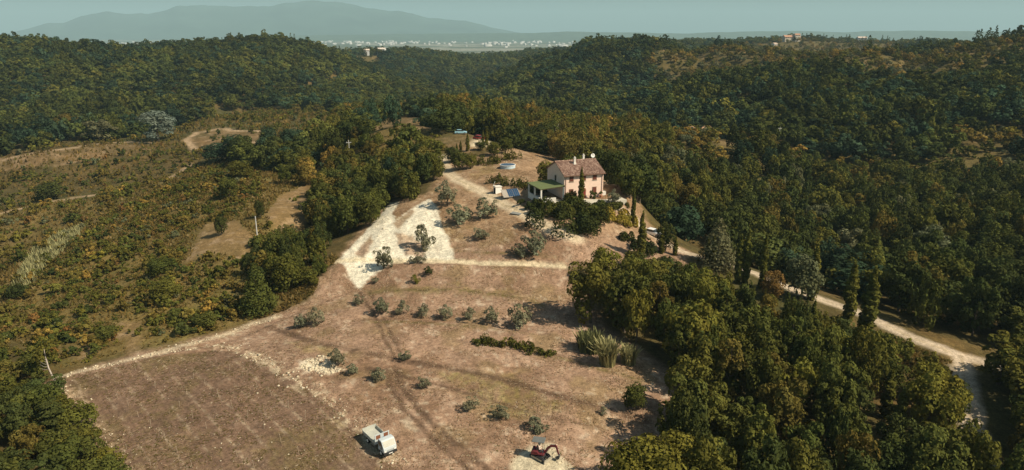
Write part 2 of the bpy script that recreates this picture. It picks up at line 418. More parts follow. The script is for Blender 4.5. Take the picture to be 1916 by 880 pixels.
def flat_mat(name, col, rough=.7, spec=.3, metal=0, var=.15, scale=3.0, bump=0.0):
    m, N, L, out = new_mat(name)
    b = N.new('ShaderNodeBsdfPrincipled'); b.inputs['Roughness'].default_value = rough; b.inputs['Specular IOR Level'].default_value = spec; b.inputs['Metallic'].default_value = metal
    tc = N.new('ShaderNodeTexCoord')
    n = N.new('ShaderNodeTexNoise'); n.inputs['Scale'].default_value = scale; n.inputs['Detail'].default_value = 5
    L.new(tc.outputs['Object'], n.inputs['Vector'])
    r = N.new('ShaderNodeMapRange'); r.inputs[1].default_value = .25; r.inputs[2].default_value = .75; r.inputs[3].default_value = 1 - var; r.inputs[4].default_value = 1 + var
    L.new(n.outputs[0], r.inputs[0])
    vm = N.new('ShaderNodeVectorMath'); vm.operation = 'SCALE'; vm.inputs[0].default_value = col[:3]
    L.new(r.outputs[0], vm.inputs['Scale']); L.new(vm.outputs[0], b.inputs['Base Color'])
    if bump:
        bp = N.new('ShaderNodeBump'); bp.inputs['Strength'].default_value = bump; bp.inputs['Distance'].default_value = .05
        L.new(n.outputs[0], bp.inputs['Height']); L.new(bp.outputs[0], b.inputs['Normal'])
    L.new(b.outputs[0], out.inputs[0])
    return m

def leaf_mat(name, source, trans=.22):
    """foliage: each tree's own colour times leaf-to-leaf variation"""
    m, N, L, out = new_mat(name)
    if source == 'object':
        s = N.new('ShaderNodeObjectInfo'); base = s.outputs['Color']
    else:
        s = N.new('ShaderNodeAttribute'); s.attribute_type = 'INSTANCER'; s.attribute_name = 'tint'; base = s.outputs['Color']
    a = N.new('ShaderNodeAttribute'); a.attribute_name = 'lv'
    vm = N.new('ShaderNodeVectorMath'); vm.operation = 'MULTIPLY'
    L.new(base, vm.inputs[0]); L.new(a.outputs['Color'], vm.inputs[1])
    d = N.new('ShaderNodeBsdfDiffuse'); t = N.new('ShaderNodeBsdfTranslucent'); mx = N.new('ShaderNodeMixShader'); mx.inputs[0].default_value = trans
    L.new(vm.outputs[0], d.inputs[0]); L.new(vm.outputs[0], t.inputs[0]); L.new(d.outputs[0], mx.inputs[1]); L.new(t.outputs[0], mx.inputs[2])
    L.new(mx.outputs[0], out.inputs[0])
    return m
M_LEAF = leaf_mat('foliage', 'object')
M_LEAF_FAR = leaf_mat('foliage_far', 'instancer')
M_BARK = flat_mat('bark', (.13, .10, .07), .95, .1, 0, .35, 6, .4)
M_BARK_PALE = flat_mat('pale_bark', (.42, .36, .30), .95, .1, 0, .3, 6, .3)

# ------------------------------------------------------------------ mesh helpers
def mesh_np(name, V, Fc, mats=(), smooth=False):
    """V (n,3), Fc (m,k) all faces with k corners"""
    V = np.ascontiguousarray(V, np.float32); Fc = np.ascontiguousarray(Fc, np.int32)
    me = bpy.data.meshes.new(name)
    k = Fc.shape[1]
    me.vertices.add(len(V)); me.vertices.foreach_set('co', V.ravel())
    me.loops.add(Fc.size); me.loops.foreach_set('vertex_index', Fc.ravel())
    me.polygons.add(len(Fc)); me.polygons.foreach_set('loop_start', np.arange(0, Fc.size, k, dtype=np.int32))
    if smooth:
        me.polygons.foreach_set('use_smooth', np.ones(len(Fc), bool))
    for m in mats:
        me.materials.append(m)
    me.update(calc_edges=True)
    return me

def link(name, data, parent=None, label=None, cat=None, group=None, kind=None, loc=None, rz=None):
    o = bpy.data.objects.new(name, data)
    COL.objects.link(o)
    if parent is not None:
        o.parent = parent
    if loc is not None:
        o.location = loc
    if rz is not None:
        o.rotation_euler = (0, 0, rz)
    for k, v in (('label', label), ('category', cat), ('group', group), ('kind', kind)):
        if v:
            o[k] = v
    return o

def colour_attr(me, name, C):
    a = me.attributes.new(name, 'FLOAT_COLOR', 'POINT')
    q = np.ones((len(C), 4), np.float32); q[:, :3] = C
    a.data.foreach_set('color', q.ravel())

# ------------------------------------------------------------------ the land
def build_land():
    fine = np.arange(-.72, .7201, .0026)
    side = np.concatenate([np.linspace(.74, 1.1, 16), np.linspace(1.16, math.pi - .05, 22)])
    az = np.concatenate([-side[::-1], fine, side])
    r = [12.0]
    while r[-1] < 27000:
        q = r[-1]
        r.append(q * (1.05 if q < 45 else 1.0065 if q < 260 else 1.010 if q < 1300 else 1.06))
    r = np.array(r)
    A, R = np.meshgrid(az, r)
    x = (R * np.sin(A)).ravel(); y = (R * np.cos(A)).ravel()
    z = H(x, y)
    nc, nr = len(az), len(r)
    col, cat = ground_colour(x, y)
    i = np.arange(nc * nr).reshape(nr, nc)
    nxt = np.roll(i, -1, axis=1)
    q = np.stack([i[:-1], nxt[:-1], nxt[1:], i[1:]], -1).reshape(-1, 4)[:, ::-1]
    V = np.stack([x, y, z], -1)
    fcat = cat[q[:, 2]]
    names = {0: 'hillside', 1: 'dirt_track', 2: 'clay_bank', 3: 'vineyard_ground', 4: 'bare_sand'}
    for k, nm in names.items():
        f = q[fcat == k]
        if len(f) == 0:
            continue
        used, inv = np.unique(f, return_inverse=True)
        me = mesh_np(nm, V[used], inv.reshape(-1, 4), (M_GROUND,), True)
        colour_attr(me, 'gcol', col[used])
        link(nm, me, kind='structure')
build_land()

# ------------------------------------------------------------------ mountains, low hills beyond the plain
def build_range(name, ridge, depth, base_z, seed, mat, rough=.12):
    """ridge: (photo column, photo row, distance) along the skyline; a long ridge with flanks to front and back"""
    px = np.array([p[0] for p in ridge], float); py = np.array([p[1] for p in ridge], float); D = np.array([p[2] for p in ridge], float)
    n = 260
    t = np.linspace(px[0], px[-1], n)
    yy = np.interp(t, px, py); dd = np.interp(t, px, D)
    v = (yy - 440) / FPX; u = (t - 958) / FPX
    dy = CP - v * SP; dz = -(v * CP + SP)
    k = dd / dy
    X, Y, Z = u * k, dd, CAM_Z + dz * k
    Z = Z + (Z - base_z) * .05 * fbm(t / 22, t * 0, seed, 4)
    m = 36
    s = np.linspace(-1, 1, m)
    V = np.zeros((m, n, 3))
    for j, q in enumerate(s):
        f = (1 - abs(q)) ** 1.15
        nn = fbm((X + q * 900) / (depth * .35), (Y * 0 + q * 3), seed + 3, 4)
        V[j, :, 0] = X * (1 + q * depth / dd); V[j, :, 1] = Y + q * depth
        V[j, :, 2] = base_z + (Z - base_z) * np.clip(f + rough * nn * (abs(q) * (1 - abs(q)) * 4), 0, 1)
    i = np.arange(m * n).reshape(m, n)
    F4 = np.stack([i[:-1, :-1], i[:-1, 1:], i[1:, 1:], i[1:, :-1]], -1).reshape(-1, 4)
    me = mesh_np(name, V.reshape(-1, 3), F4, (mat,), True)
    return link(name, me, kind='structure')
M_MOUNT = flat_mat('mountain_wood', (.045, .070, .050), 1, .05, 0, .45, .002)
build_range('mountain_range', [(-700, 40, 15000), (-260, 50, 15000), (-60, 68, 14500), (0, 66, 14000), (45, 55, 14000), (90, 42, 14000), (120, 42, 14000), (150, 29, 14000), (200, 20, 14000), (225, 25, 14000), (280, 25, 14000), (330, 10, 14000), (395, 8, 14000),
             (430, 10, 14000), (510, 10, 14000), (545, 2, 14000), (590, -3, 14000), (640, 2, 14000), (680, 14, 14000), (770, 22, 14000), (800, 32, 14000), (870, 38, 14000), (900, 46, 14000), (950, 57, 14000), (1010, 68, 14200)], 2600, -55, 301, M_MOUNT)
build_range('low_hills', [(430, 70, 9800), (560, 66, 9800), (640, 65, 9800), (760, 63, 9800), (900, 62, 9800), (1010, 61, 9800), (1060, 58, 9600), (1110, 60, 9600), (1200, 61, 9600), (1280, 63, 9600), (1340, 60, 9600), (1420, 58, 9600), (1520, 58, 9600), (1580, 61, 9600),
             (1620, 58, 9600), (1700, 57, 9600), (1900, 59, 9600), (2300, 55, 9800), (2700, 60, 9800)], 1500, -55, 331, flat_mat('hill_wood', (.06, .085, .05), 1, .05, 0, .4, .01), .25)

# ------------------------------------------------------------------ foliage meshes
def rand_dirs(n, g):
    v = g.normal(size=(n, 3))
    return v / np.linalg.norm(v, axis=1, keepdims=True)

def leaves_from(pos, nrm, size, g, tint):
    """one bent quad per leaf clump"""
    n = len(pos)
    r = rand_dirs(n, g)
    t1 = np.cross(nrm, r); t1 /= np.linalg.norm(t1, axis=1, keepdims=True) + 1e-9
    t2 = np.cross(nrm, t1)
    s = size * g.uniform(.55, 1.3, n)
    a = (t1 * s[:, None]); b = (t2 * (s * g.uniform(.5, .95, n))[:, None])
    V = np.empty((n, 4, 3))
    V[:, 0] = pos - a; V[:, 1] = pos - b * .9 + nrm * (s * .12)[:, None]; V[:, 2] = pos + a * 1.0 - nrm * (s * .25)[:, None]; V[:, 3] = pos + b
    C = np.repeat(tint[:, None, :], 4, axis=1)
    return V.reshape(-1, 3), np.arange(4 * n).reshape(-1, 4), C.reshape(-1, 3)

def crown(name, g, height, radius, bottom, nl, nleaf, leaf, shape='oak', jitter=.55, mat=None, tight=False):
    """lobed crown: leaf clumps over many lobes"""
    pos, nr, tint = [], [], []
    zc = (height + bottom) / 2; hz = (height - bottom) / 2
    lobes = []
    for k in range(nl):
        if shape == 'cypress':
            q = (k + .5) / nl
            zz = bottom + (height - bottom) * q
            rr = radius * min(1, (1 - q) * 2.1 + .06) ** .8 * (.75 + .25 * min(1, q * 6))
            a = g.uniform(0, 6.283)
            lobes.append((np.array([math.cos(a) * rr * .3, math.sin(a) * rr * .3, zz]), rr * .85, (height - bottom) / nl * 2.2))
        elif shape == 'cone':
            q = ((k + .5) / nl) ** 1.2
            zz = bottom + (height - bottom) * q
            rr = radius * (1 - q) ** .8
            a = k * 2.4 + g.uniform(-.4, .4)
            lobes.append((np.array([math.cos(a) * rr * .62, math.sin(a) * rr * .62, zz - rr * .08]), rr * .5 + radius * .1, (rr * .35 + radius * .1)))
        else:
            d = rand_dirs(1, g)[0]
            if shape == 'pine' and d[2] < -.1:
                d[2] = -d[2] * .3
            f = g.uniform(.45, .78 if tight else 1.0) if k > nl * .18 else g.uniform(0, .35)
            c = np.array([d[0] * radius * f, d[1] * radius * f, zc + d[2] * hz * f])
            lr = radius * (g.uniform(.24, .40) if tight else g.uniform(.16, .36))
            lobes.append((c, lr, lr * g.uniform(.7, .95) * min(1.25, hz / radius + .15)))
    w = np.array([(l[1] + .12 * radius if shape == 'cypress' else l[1] * l[1] + .02) for l in lobes]); w /= w.sum()
    ctr = np.array([0, 0, zc - hz * .35])
    for (c, lr, lz), ww in zip(lobes, w):
        n = max(4, int(nleaf * ww))
        d = rand_dirs(n * 3, g)
        if shape == 'cypress':
            o = d[:, :2] @ np.zeros(2) if False else np.ones(len(d))
        else:
            o = d @ ((c - ctr) / (np.linalg.norm(c - ctr) + 1e-6))
        keep = np.nonzero(o + .55 * d[:, 2] > g.uniform(-1.0, .35, len(d)))[0][:n]
        d = d[keep]
        rad = g.uniform(.72, 1.06, len(d)) ** .6
        p = c + d * np.array([lr, lr, lz]) * rad[:, None]
        pos.append(p)
        nn = d + jitter * rand_dirs(len(d), g) + np.array([0, 0, .15])
        nr.append(nn / np.linalg.norm(nn, axis=1, keepdims=True))
        lob = g.uniform(.74, 1.26); hue = g.uniform(-.05, .05)
        lf = g.uniform(.80, 1.20, len(d)) * lob
        tint.append(np.stack([lf * (1 + hue), lf, lf * (1 - hue)], -1))
    V, Fq, C = leaves_from(np.concatenate(pos), np.concatenate(nr), leaf, g, np.concatenate(tint))
    me = mesh_np(name, V, Fq, (mat or M_LEAF,))
    colour_attr(me, 'lv', C)
    return me

def tube_np(path, rad, k=6):
    path = np.array(path, float); V = []; n = len(path)
    for i, p in enumerate(path):
        d = path[min(i + 1, n - 1)] - path[max(i - 1, 0)]; d /= np.linalg.norm(d) + 1e-9
        a = np.cross(d, (0.3, .9, .1)); a /= np.linalg.norm(a); b = np.cross(d, a)
        for j in range(k):
            t = 2 * math.pi * j / k
            V.append(p + (a * math.cos(t) + b * math.sin(t)) * rad[i])
    Fq = [[i * k + j, i * k + (j + 1) % k, (i + 1) * k + (j + 1) % k, (i + 1) * k + j] for i in range(n - 1) for j in range(k)]
    return np.array(V), np.array(Fq)

def merge(parts):
    V, Fq, o = [], [], 0
    for v, f in parts:
        V.append(v); Fq.append(f + o); o += len(v)
    return np.concatenate(V), np.concatenate(Fq)

def trunk(name, g, height, r0, limbs=5, spread=2.0, mat=None, lean=.3):
    top = np.array([g.uniform(-lean, lean), g.uniform(-lean, lean), height])
    pts = [np.array([0, 0, -.5]), np.array([0, 0, .1]), top * .45 + g.normal(size=3) * .08, top]
    P = [tube_np(pts, [r0 * 1.5, r0 * 1.15, r0 * .8, r0 * .25])]
    for k in range(limbs):
        b = pts[2] * (1 - .15 * k / limbs) + (top - pts[2]) * (.55 * k / max(1, limbs))
        a = k * 2.4 + g.uniform(-.5, .5)
        e = b + np.array([math.cos(a) * spread, math.sin(a) * spread, height * g.uniform(.18, .34)])
        m = (b + e) / 2 + np.array([0, 0, height * .04])
        P.append(tube_np([b, m, e], [r0 * .45, r0 * .28, r0 * .08], 5))
    v, f = merge(P)
    return mesh_np(name, v, f, (mat or M_BARK,), True)

G = np.random.default_rng(31)
LIB = {}                                            # kind -> list of (crown mesh, trunk mesh), reference height, reference width
LIB['oak'] = ([(crown('oak_crown', G, 9 + G.uniform(-.4, .4), 3.9, 1.1, 52, 3200, .27), trunk('oak_trunk', G, 6.0, .24)) for _ in range(5)], 9.0, 8.2)
LIB['tall'] = ([(crown('tall_crown', G, 11, 2.5, .8, 54, 2700, .25, jitter=.6), trunk('tall_trunk', G, 9, .2)) for _ in range(3)], 11.0, 5.2)
LIB['holm'] = ([(crown('holm_oak_crown', G, 8, 3.4, .5, 46, 2800, .24, jitter=.45, tight=True), trunk('holm_oak_trunk', G, 5.0, .2)) for _ in range(3)], 8.0, 7.2)
LIB['poplar'] = ([(crown('poplar_crown', G, 15, 5.2, .6, 44, 2600, .42, jitter=.6), trunk('poplar_trunk', G, 11, .3)) for _ in range(2)], 15.0, 11.0)
LIB['cone'] = ([(crown('conifer_crown', G, 9, 3.0, .4, 60, 3200, .21, 'cone', .5), trunk('conifer_trunk', G, 8, .2, 0)) for _ in range(2)], 9.0, 6.4)
LIB['pine'] = ([(crown('stone_pine_crown', G, 8, 5.2, 1.2, 90, 9000, .21, 'pine', .45), trunk('stone_pine_trunk', G, 5, .3, 6, 2.6)) for _ in range(1)], 8.0, 10.8)
LIB['cypress'] = ([(crown('cypress_crown', G, 9, .75, .15, 40, 2600, .19, 'cypress', .45), trunk('cypress_trunk', G, 6.5, .12, 0)) for _ in range(3)], 9.0, 1.5)
LIB['olive'] = ([(crown('olive_crown', G, 4.6, 2.05, .1, 30, 1300, .19, jitter=.9), trunk('olive_trunk', G, 2.6, .17, 5, 1.1)) for _ in range(4)], 4.6, 4.2)
LIB['shrub'] = ([(crown('shrub_foliage', G, 2.4, 1.6, -.1, 14, 560, .22, jitter=.7), None) for _ in range(6)], 2.4, 3.3)
FAR = [crown('far_crown_%d' % k, G, 9 + G.uniform(-1, 1), 4.0, 0.2, 24, 640, .54, mat=M_LEAF_FAR) for k in range(4)] + \
      [crown('far_shrub_%d' % k, G, 2.4, 1.7, -.1, 8, 150, .36, jitter=.7, mat=M_LEAF_FAR) for k in range(3)] + \
      [crown('far_conifer_%d' % k, G, 11, 2.6, .3, 22, 300, .5, 'cone', .5, M_LEAF_FAR) for k in range(1)] + \
      [crown('mid_crown_%d' % k, G, 9 + G.uniform(-1, 1), 4.0, 0.4, 46, 2000, .33, mat=M_LEAF_FAR) for k in range(4)]

TINT = {'olive-green': (.084, .080, .017), 'dark green': (.043, .051, .015), 'yellow-green': (.120, .108, .020), 'rust-brown': (.145, .082, .026), 'grey-green': (.098, .098, .048), 'olive-grey': (.150, .146, .088),
        'blue-green': (.032, .052, .028), 'brownish green': (.100, .078, .019), 'mid green': (.062, .067, .016), 'silver-grey': (.13, .15, .115), 'ochre': (.19, .128, .03)}
def tint(name, g, k=.14):
    c = np.array(TINT[name]) * 1.32 * g.uniform(1 - k, 1 + k)
    return (float(c[0] * g.uniform(.94, 1.06)), float(c[1]), float(c[2]), 1.0)

NAMES = {'tall': ('broadleaf_tree', 'tree'), 'oak': ('broadleaf_tree', 'tree'), 'holm': ('broadleaf_tree', 'tree'), 'poplar': ('poplar_tree', 'tree'), 'cone': ('conifer_tree', 'tree'), 'pine': ('stone_pine', 'tree'), 'cypress': ('cypress_tree', 'tree'),
         'olive': ('olive_tree', 'tree'), 'shrub': ('shrub', 'shrub')}
def plant(kind, x, y, h, w, tn, label, group=None, variant=None, rz=None, name=None):
    lib, h0, w0 = LIB[kind]
    v = lib[(G.integers(len(lib)) if variant is None else variant)]
    nm, cat = NAMES[kind]
    z = H(x, y) - .04
    rz = G.uniform(0, 6.28) if rz is None else rz
    if v[1] is None:
        o = link(name or nm, v[0], None, label, cat, group, None, (x, y, z), rz)
        o.scale = (w / w0 * G.uniform(.92, 1.08), w / w0 * G.uniform(.92, 1.08), h / h0)
        o.color = tuple(min(1, q_ * 1.15) for q_ in tint(tn, G)[:3]) + (1,)
        return o
    o = link(name or nm, None, None, label, cat, group, None, (x, y, z), rz)
    o.empty_display_size = .3
    o.scale = (w / w0, w / w0, h / h0)
    t = link('trunk', v[1], o)
    c = link('crown', v[0], o)
    c.color = tint(tn, G)
    return o

# ------------------------------------------------------------------ planting
def jgrid(P, s, g, jit=.42):
    P = np.array(P); lo = P.min(0); hi = P.max(0)
    gx, gy = np.meshgrid(np.arange(lo[0], hi[0] + s, s), np.arange(lo[1], hi[1] + s, s * .87))
    gx = gx + (np.arange(gx.shape[0]) % 2)[:, None] * s / 2
    x = gx.ravel() + g.uniform(-jit, jit, gx.size) * s; y = gy.ravel() + g.uniform(-jit, jit, gx.size) * s
    m = inside(x, y, P)
    return x[m], y[m]

def off_roads(x, y, pad):
    m = np.ones(len(x), bool)
    for P, w, k in ROADS:
        if k in ('rut', 'stony', 'dark_line', 'edge'):
            continue
        m &= seg_dist(x, y, P) > w + pad
    return m

def pick(weights, n, g):
    k = list(weights); w = np.array([weights[q] for q in k], float); w /= w.sum()
    return [k[i] for i in g.choice(len(k), n, p=w)]

WOOD_MIX = {'olive-green': 5, 'mid green': 4.5, 'brownish green': 1.2, 'dark green': 3, 'yellow-green': 1.3, 'rust-brown': .15}
DARK_MIX = {'dark green': 4, 'mid green': 4, 'olive-green': 4, 'grey-green': .6, 'blue-green': .5, 'brownish green': 2}
GOLD_MIX = {'olive-green': 5, 'brownish green': 4, 'ochre': 1.5, 'mid green': 3, 'dark green': 2, 'yellow-green': 1}
P_WOOD_NEAR = poly((1112, 575), (1130, 622), (1200, 660), (1262, 705), (1300, 760), (1262, 820), (1262, 890), (1300, 1010), (1830, 1010), (1790, 860), (1772, 730), (1700, 668), (1620, 628), (1520, 588), (1400, 540), (1290, 498), (1215, 478), (1140, 500))
P_WOOD_DRIVE = poly((1165, 360), (1215, 405), (1290, 452), (1420, 492), (1560, 540), (1660, 588), (1770, 630), (1930, 665), (2090, 640), (2090, 400), (1900, 345), (1650, 330), (1400, 330), (1250, 322), (1165, 318), (1130, 330), (1145, 345))
P_WOOD_CORNER = poly((1850, 705), (2090, 690), (2090, 1010), (1890, 1010), (1868, 850), (1842, 780))
P_WOOD_TOP = poly((812, 214), (835, 246), (870, 240), (915, 250), (930, 285), (975, 270), (1020, 288), (1060, 312), (1140, 328), (1180, 330), (1260, 310), (1220, 270), (1100, 245), (960, 222), (850, 200))
P_WOOD_RIDGE = poly((592, 452), (640, 458), (690, 428), (715, 396), (770, 372), (812, 350), (822, 322), (790, 312), (700, 335), (620, 355), (585, 385))
P_WOOD_BACK = poly((500, 345), (560, 322), (640, 300), (668, 268), (690, 288), (760, 296), (800, 304), (780, 310), (690, 330), (610, 348), (560, 350))
P_WOOD_LEFT = poly((-120, 640), (20, 660), (70, 690), (92, 745), (160, 815), (225, 890), (280, 1010), (-120, 1010))
P_WOOD_KNOLL = poly((600, 275), (625, 230), (650, 210), (700, 205), (800, 208), (800, 218), (700, 228), (660, 250), (640, 292))
regions = [
    # polygon, spacing, kind, height, width, colours, place
    (P_WOOD_NEAR, 4.5, 'oak', (6.0, 10.5), (4.4, 7.0), WOOD_MIX, 'in the near wood between the field and the drive', 'the near wood'),
    (P_WOOD_DRIVE, 6.2, 'oak', (6.5, 11.5), (6.0, 9.5), {'dark green': 5, 'mid green': 3.5, 'grey-green': 1.2, 'olive-green': 2.2, 'brownish green': 1.2}, 'in the wood beyond the drive, right of the farmhouse', 'the wood beyond the drive'),
    (P_WOOD_CORNER, 5.2, 'oak', (7, 10), (6, 8.5), WOOD_MIX, 'at the lower right corner beyond the fork of the drive', 'the corner wood'),
    (P_WOOD_TOP, 6.0, 'oak', (8, 12), (7, 10), GOLD_MIX, 'on the wooded crest behind the parked cars and house', 'the wooded crest'),
    (P_WOOD_RIDGE, 5.0, 'oak', (6.5, 9), (6, 8), DARK_MIX, 'in the dense stand left of the white clay bank', 'the stand left of the clay bank'),
    (P_WOOD_BACK, 6.6, 'oak', (4.5, 7.5), (5, 8), GOLD_MIX, 'in the loose wood behind the stand, below the clearing', 'the loose wood'),
    (P_WOOD_LEFT, 4.3, 'oak', (3.2, 6.0), (4, 6), {'olive-green': 4, 'mid green': 4, 'dark green': 3, 'yellow-green': 1, 'brownish green': 3}, 'in the thicket at the lower left corner', 'the lower left thicket'),
    (poly((452, 572), (500, 592), (560, 550), (622, 502), (602, 462), (560, 448), (505, 458), (470, 500)), 4.6, 'oak', (3.2, 6.4), (3.6, 5.6), DARK_MIX, 'in the belt of trees between the stand and the field', 'the belt above the field'),
    (P_WOOD_KNOLL, 6.5, 'oak', (5, 8), (5.5, 8), GOLD_MIX, 'around the bare clearing at the end of the ridge', 'the clearing on the ridge'),
]
cand = []
KEEP_OFF = [(*at(px, py), 3.0) for px, py in ((1199, 482), (1237, 474), (1322, 500), (1380, 530), (1393, 532), (1424, 540), (1518, 560), (1584, 606), (1619, 630), (1584, 590), (1619, 612), (1590, 575), (1625, 595), (1600, 580), (1655, 782), (1677, 820))] + [(-15.9, 73.6, 6), (15, 153, 8.0), (20, 152, 6)]
for P, s, kind, hr, wr, mix, where, short in regions:
    x, y = jgrid(P, s, G)
    m = off_roads(x, y, 3.2 if 'beyond the drive' in where else 1.2)
    for cx, cy_, r_ in KEEP_OFF:
        m &= np.hypot(x - cx, y - cy_) > r_
    x, y = x[m], y[m]
    hs = G.uniform(*hr, len(x)); ws = G.uniform(*wr, len(x))
    if where.startswith('in the near wood'):
        # keep the drive's verge lower so that the drive shows through
        pxs = 958 + FPX * x / (y * CP - (H(x, y) + 7 - CAM_Z) * SP)
        tl = np.interp(pxs, [1060, 1110, 1180, 1250, 1290, 1400, 1450, 1500, 1560, 1620, 1680, 1720, 1800, 1840, 1900], [452, 446, 462, 480, 492, 528, 548, 566, 582, 602, 630, 658, 705, 765, 850])
        v_ = (tl - 440) / FPX
        cap = CAM_Z - y * (v_ * CP + SP) / (CP - v_ * SP) - H(x, y)
        f_ = np.clip(cap * G.uniform(.86, 1.0, len(x)) / hs, 0.12, 1); hs = hs * f_; ws = ws * np.clip(f_ * 1.25, .3, 1)
    elif 'beyond the drive' in where:
        d = seg_dist(x, y, ROADS[3][0]); ws *= .7 + .3 * sstep(3, 7, d)
    kinds = pick({'oak': 6, 'holm': 2, 'tall': 2.2}, len(x), G)
    for i, tn in enumerate(pick(mix, len(x), G)):
        if kinds[i] == 'tall':
            hs[i] *= 1.05; ws[i] *= .68
        cand.append((ws[i] / math.hypot(x[i], y[i]), kinds[i], x[i], y[i], hs[i], ws[i], tn, where, short))
MARKS = [('the cane clumps', 1136, 690), ('the round-headed pine', 1225, 900), ('the two tall cypresses', 1600, 618), ('the fork of the drive', 1800, 672), ('the deep cypress', 1655, 785), ('the tall conifer', 1340, 505),
         ('the solitary holm oak', 1200, 760), ('the bottom edge', 1450, 890), ('the patio', 1165, 385), ('the white car', 1222, 441), ('the rounded tree', 1500, 555), ('the right edge', 1890, 520),
         ('the parked cars', 880, 256), ('the dead tree', 1036, 283), ('the far farmhouse', 1305, 262), ('the clay bank', 710, 420), ('the crossarm pole', 655, 306), ('the bare clearing', 750, 238), ('the leaning tree', 106, 716),
         ('the bottom left corner', 60, 870), ('the cane bed', 100, 480), ('the bare patch', 400, 470), ('the slim pole', 482, 448), ('the pink bare patch', 240, 630), ('the vineyard edge', 380, 640), ('the left track', 100, 380),
         ('the bare loop of track', 420, 260), ('the brow of the slope', 430, 320)]
MARK_XY = [(n_, *at(px, py)) for n_, px, py in MARKS]
def by_mark(x, y):
    return min(MARK_XY, key=lambda m_: math.hypot(m_[1] - x, m_[2] - y))[0]
def sized(h, lo, hi, kind='oak'):
    if kind == 'tall':
        return 'slender'
    if kind == 'holm':
        return 'rounded'
    q = (h - lo) / (hi - lo)
    return 'tall' if q > .66 else 'low' if q < .33 else 'middling'
cand.sort(key=lambda c: -c[0])
far_pts = []                                        # x, y, z, scale xy, scale z, index, tint
def to_far(c):
    _, kind, x, y, h, w, tn = c[:7]
    if kind == 'shrub':
        far_scrub.append((x, y, w / 3.4, h / 2.4, 4 + int(G.integers(3)), tint(tn, G)))
    else:
        far_pts.append((x, y, w / 8.2, h / 9.0, 8 + int(G.integers(4)), tint(tn, G)))
far_scrub = []
n_tree = 0
for c in cand:
    if n_tree < 300:
        _, kind, x, y, h, w, tn, where, short = c
        tq = tn.replace('brownish green', 'brownish')
        plant(kind, x, y, h, w, tn, '%s %s tree in %s, near %s' % (sized(h, 3.5, 11, kind), tq, short, by_mark(x, y)), '%s %s trees of %s near %s' % (sized(h, 3.5, 11, kind), tn, short, by_mark(x, y)))
        n_tree += 1
    else:
        to_far(c)
print('tree candidates', len(cand))

# shrubs of the left slope and the edges
SCRUB_MIX = {'brownish green': 5, 'olive-green': 6, 'ochre': 1.3, 'mid green': 4, 'dark green': 1.6, 'grey-green': 1, 'yellow-green': 1.2, 'rust-brown': .5}
P_SCRUB = poly((-60, 640), (60, 675), (130, 690), (280, 648), (400, 622), (480, 592), (560, 540), (630, 492), (600, 462), (560, 452), (480, 458), (352, 495), (340, 440), (460, 400), (500, 360), (470, 320), (420, 310), (340, 345), (180, 415), (0, 560), (-60, 570))
P_SCRUB2 = poly((480, 450), (500, 405), (575, 350), (590, 380), (600, 460), (540, 470))
P_HOLLOW = poly((-100, 420), (150, 380), (330, 330), (420, 300), (560, 300), (620, 262), (640, 215), (470, 205), (330, 240), (240, 262), (0, 296), (-100, 310))
sc = []
for P, s, where, short in ((P_SCRUB, 1.95, 'on the scrubby slope left of the field', 'the scrubby left slope'), (P_SCRUB2, 2.8, 'in the gap before the dense stand', 'the gap before the stand'), (P_HOLLOW, 4.3, 'in the hollow beyond the left slope', 'the hollow on the left'), (HOLLOW_GAP, 3.9, 'in the hollow beyond the left slope', 'the hollow on the left'), (BELOW_CLEARING, 3.6, 'below the clearing', 'the rise below the clearing')):
    x, y = jgrid(P, s, G)
    m = off_roads(x, y, .5)
    for B in BARE:
        m &= ~(inside(x, y, B) & (G.uniform(size=len(x)) < .86))
    m &= ~inside(x, y, CLAY[0])
    x, y = x[m], y[m]
    keep_ = G.uniform(size=len(x)) < .25 + .75 * sstep(-.35, .15, fbm(x / 5.5, y / 5.5, 511, 2))
    x, y = x[keep_], y[keep_]
    big = fbm(x / 9, y / 9, 501, 3)
    w = (1.2 + 2.2 * G.uniform(0, 1, len(x)) ** 2.5 + 1.4 * np.maximum(0, big)) * (1.35 if 'hollow' in where else 1)
    h = w * G.uniform(.5, .85, len(x))
    for i, tn in enumerate(pick(SCRUB_MIX, len(x), G)):
        sc.append((w[i] / math.hypot(x[i], y[i]), 'shrub', x[i], y[i], h[i], w[i], tn, where, short))
sc.sort(key=lambda c: -c[0])
for k, c in enumerate(sc):
    if k < 285:
        _, kind, x, y, h, w, tn, where, short = c
        plant(kind, x, y, h, w, tn, '%s %s shrub on %s, near %s' % ('broad' if w > 2.9 else 'small', tn, short, by_mark(x, y)), '%s %s shrubs of %s near %s' % ('broad' if w > 2.9 else 'small', tn, short, by_mark(x, y)))
    else:
        to_far(c)
print('shrub candidates', len(sc))

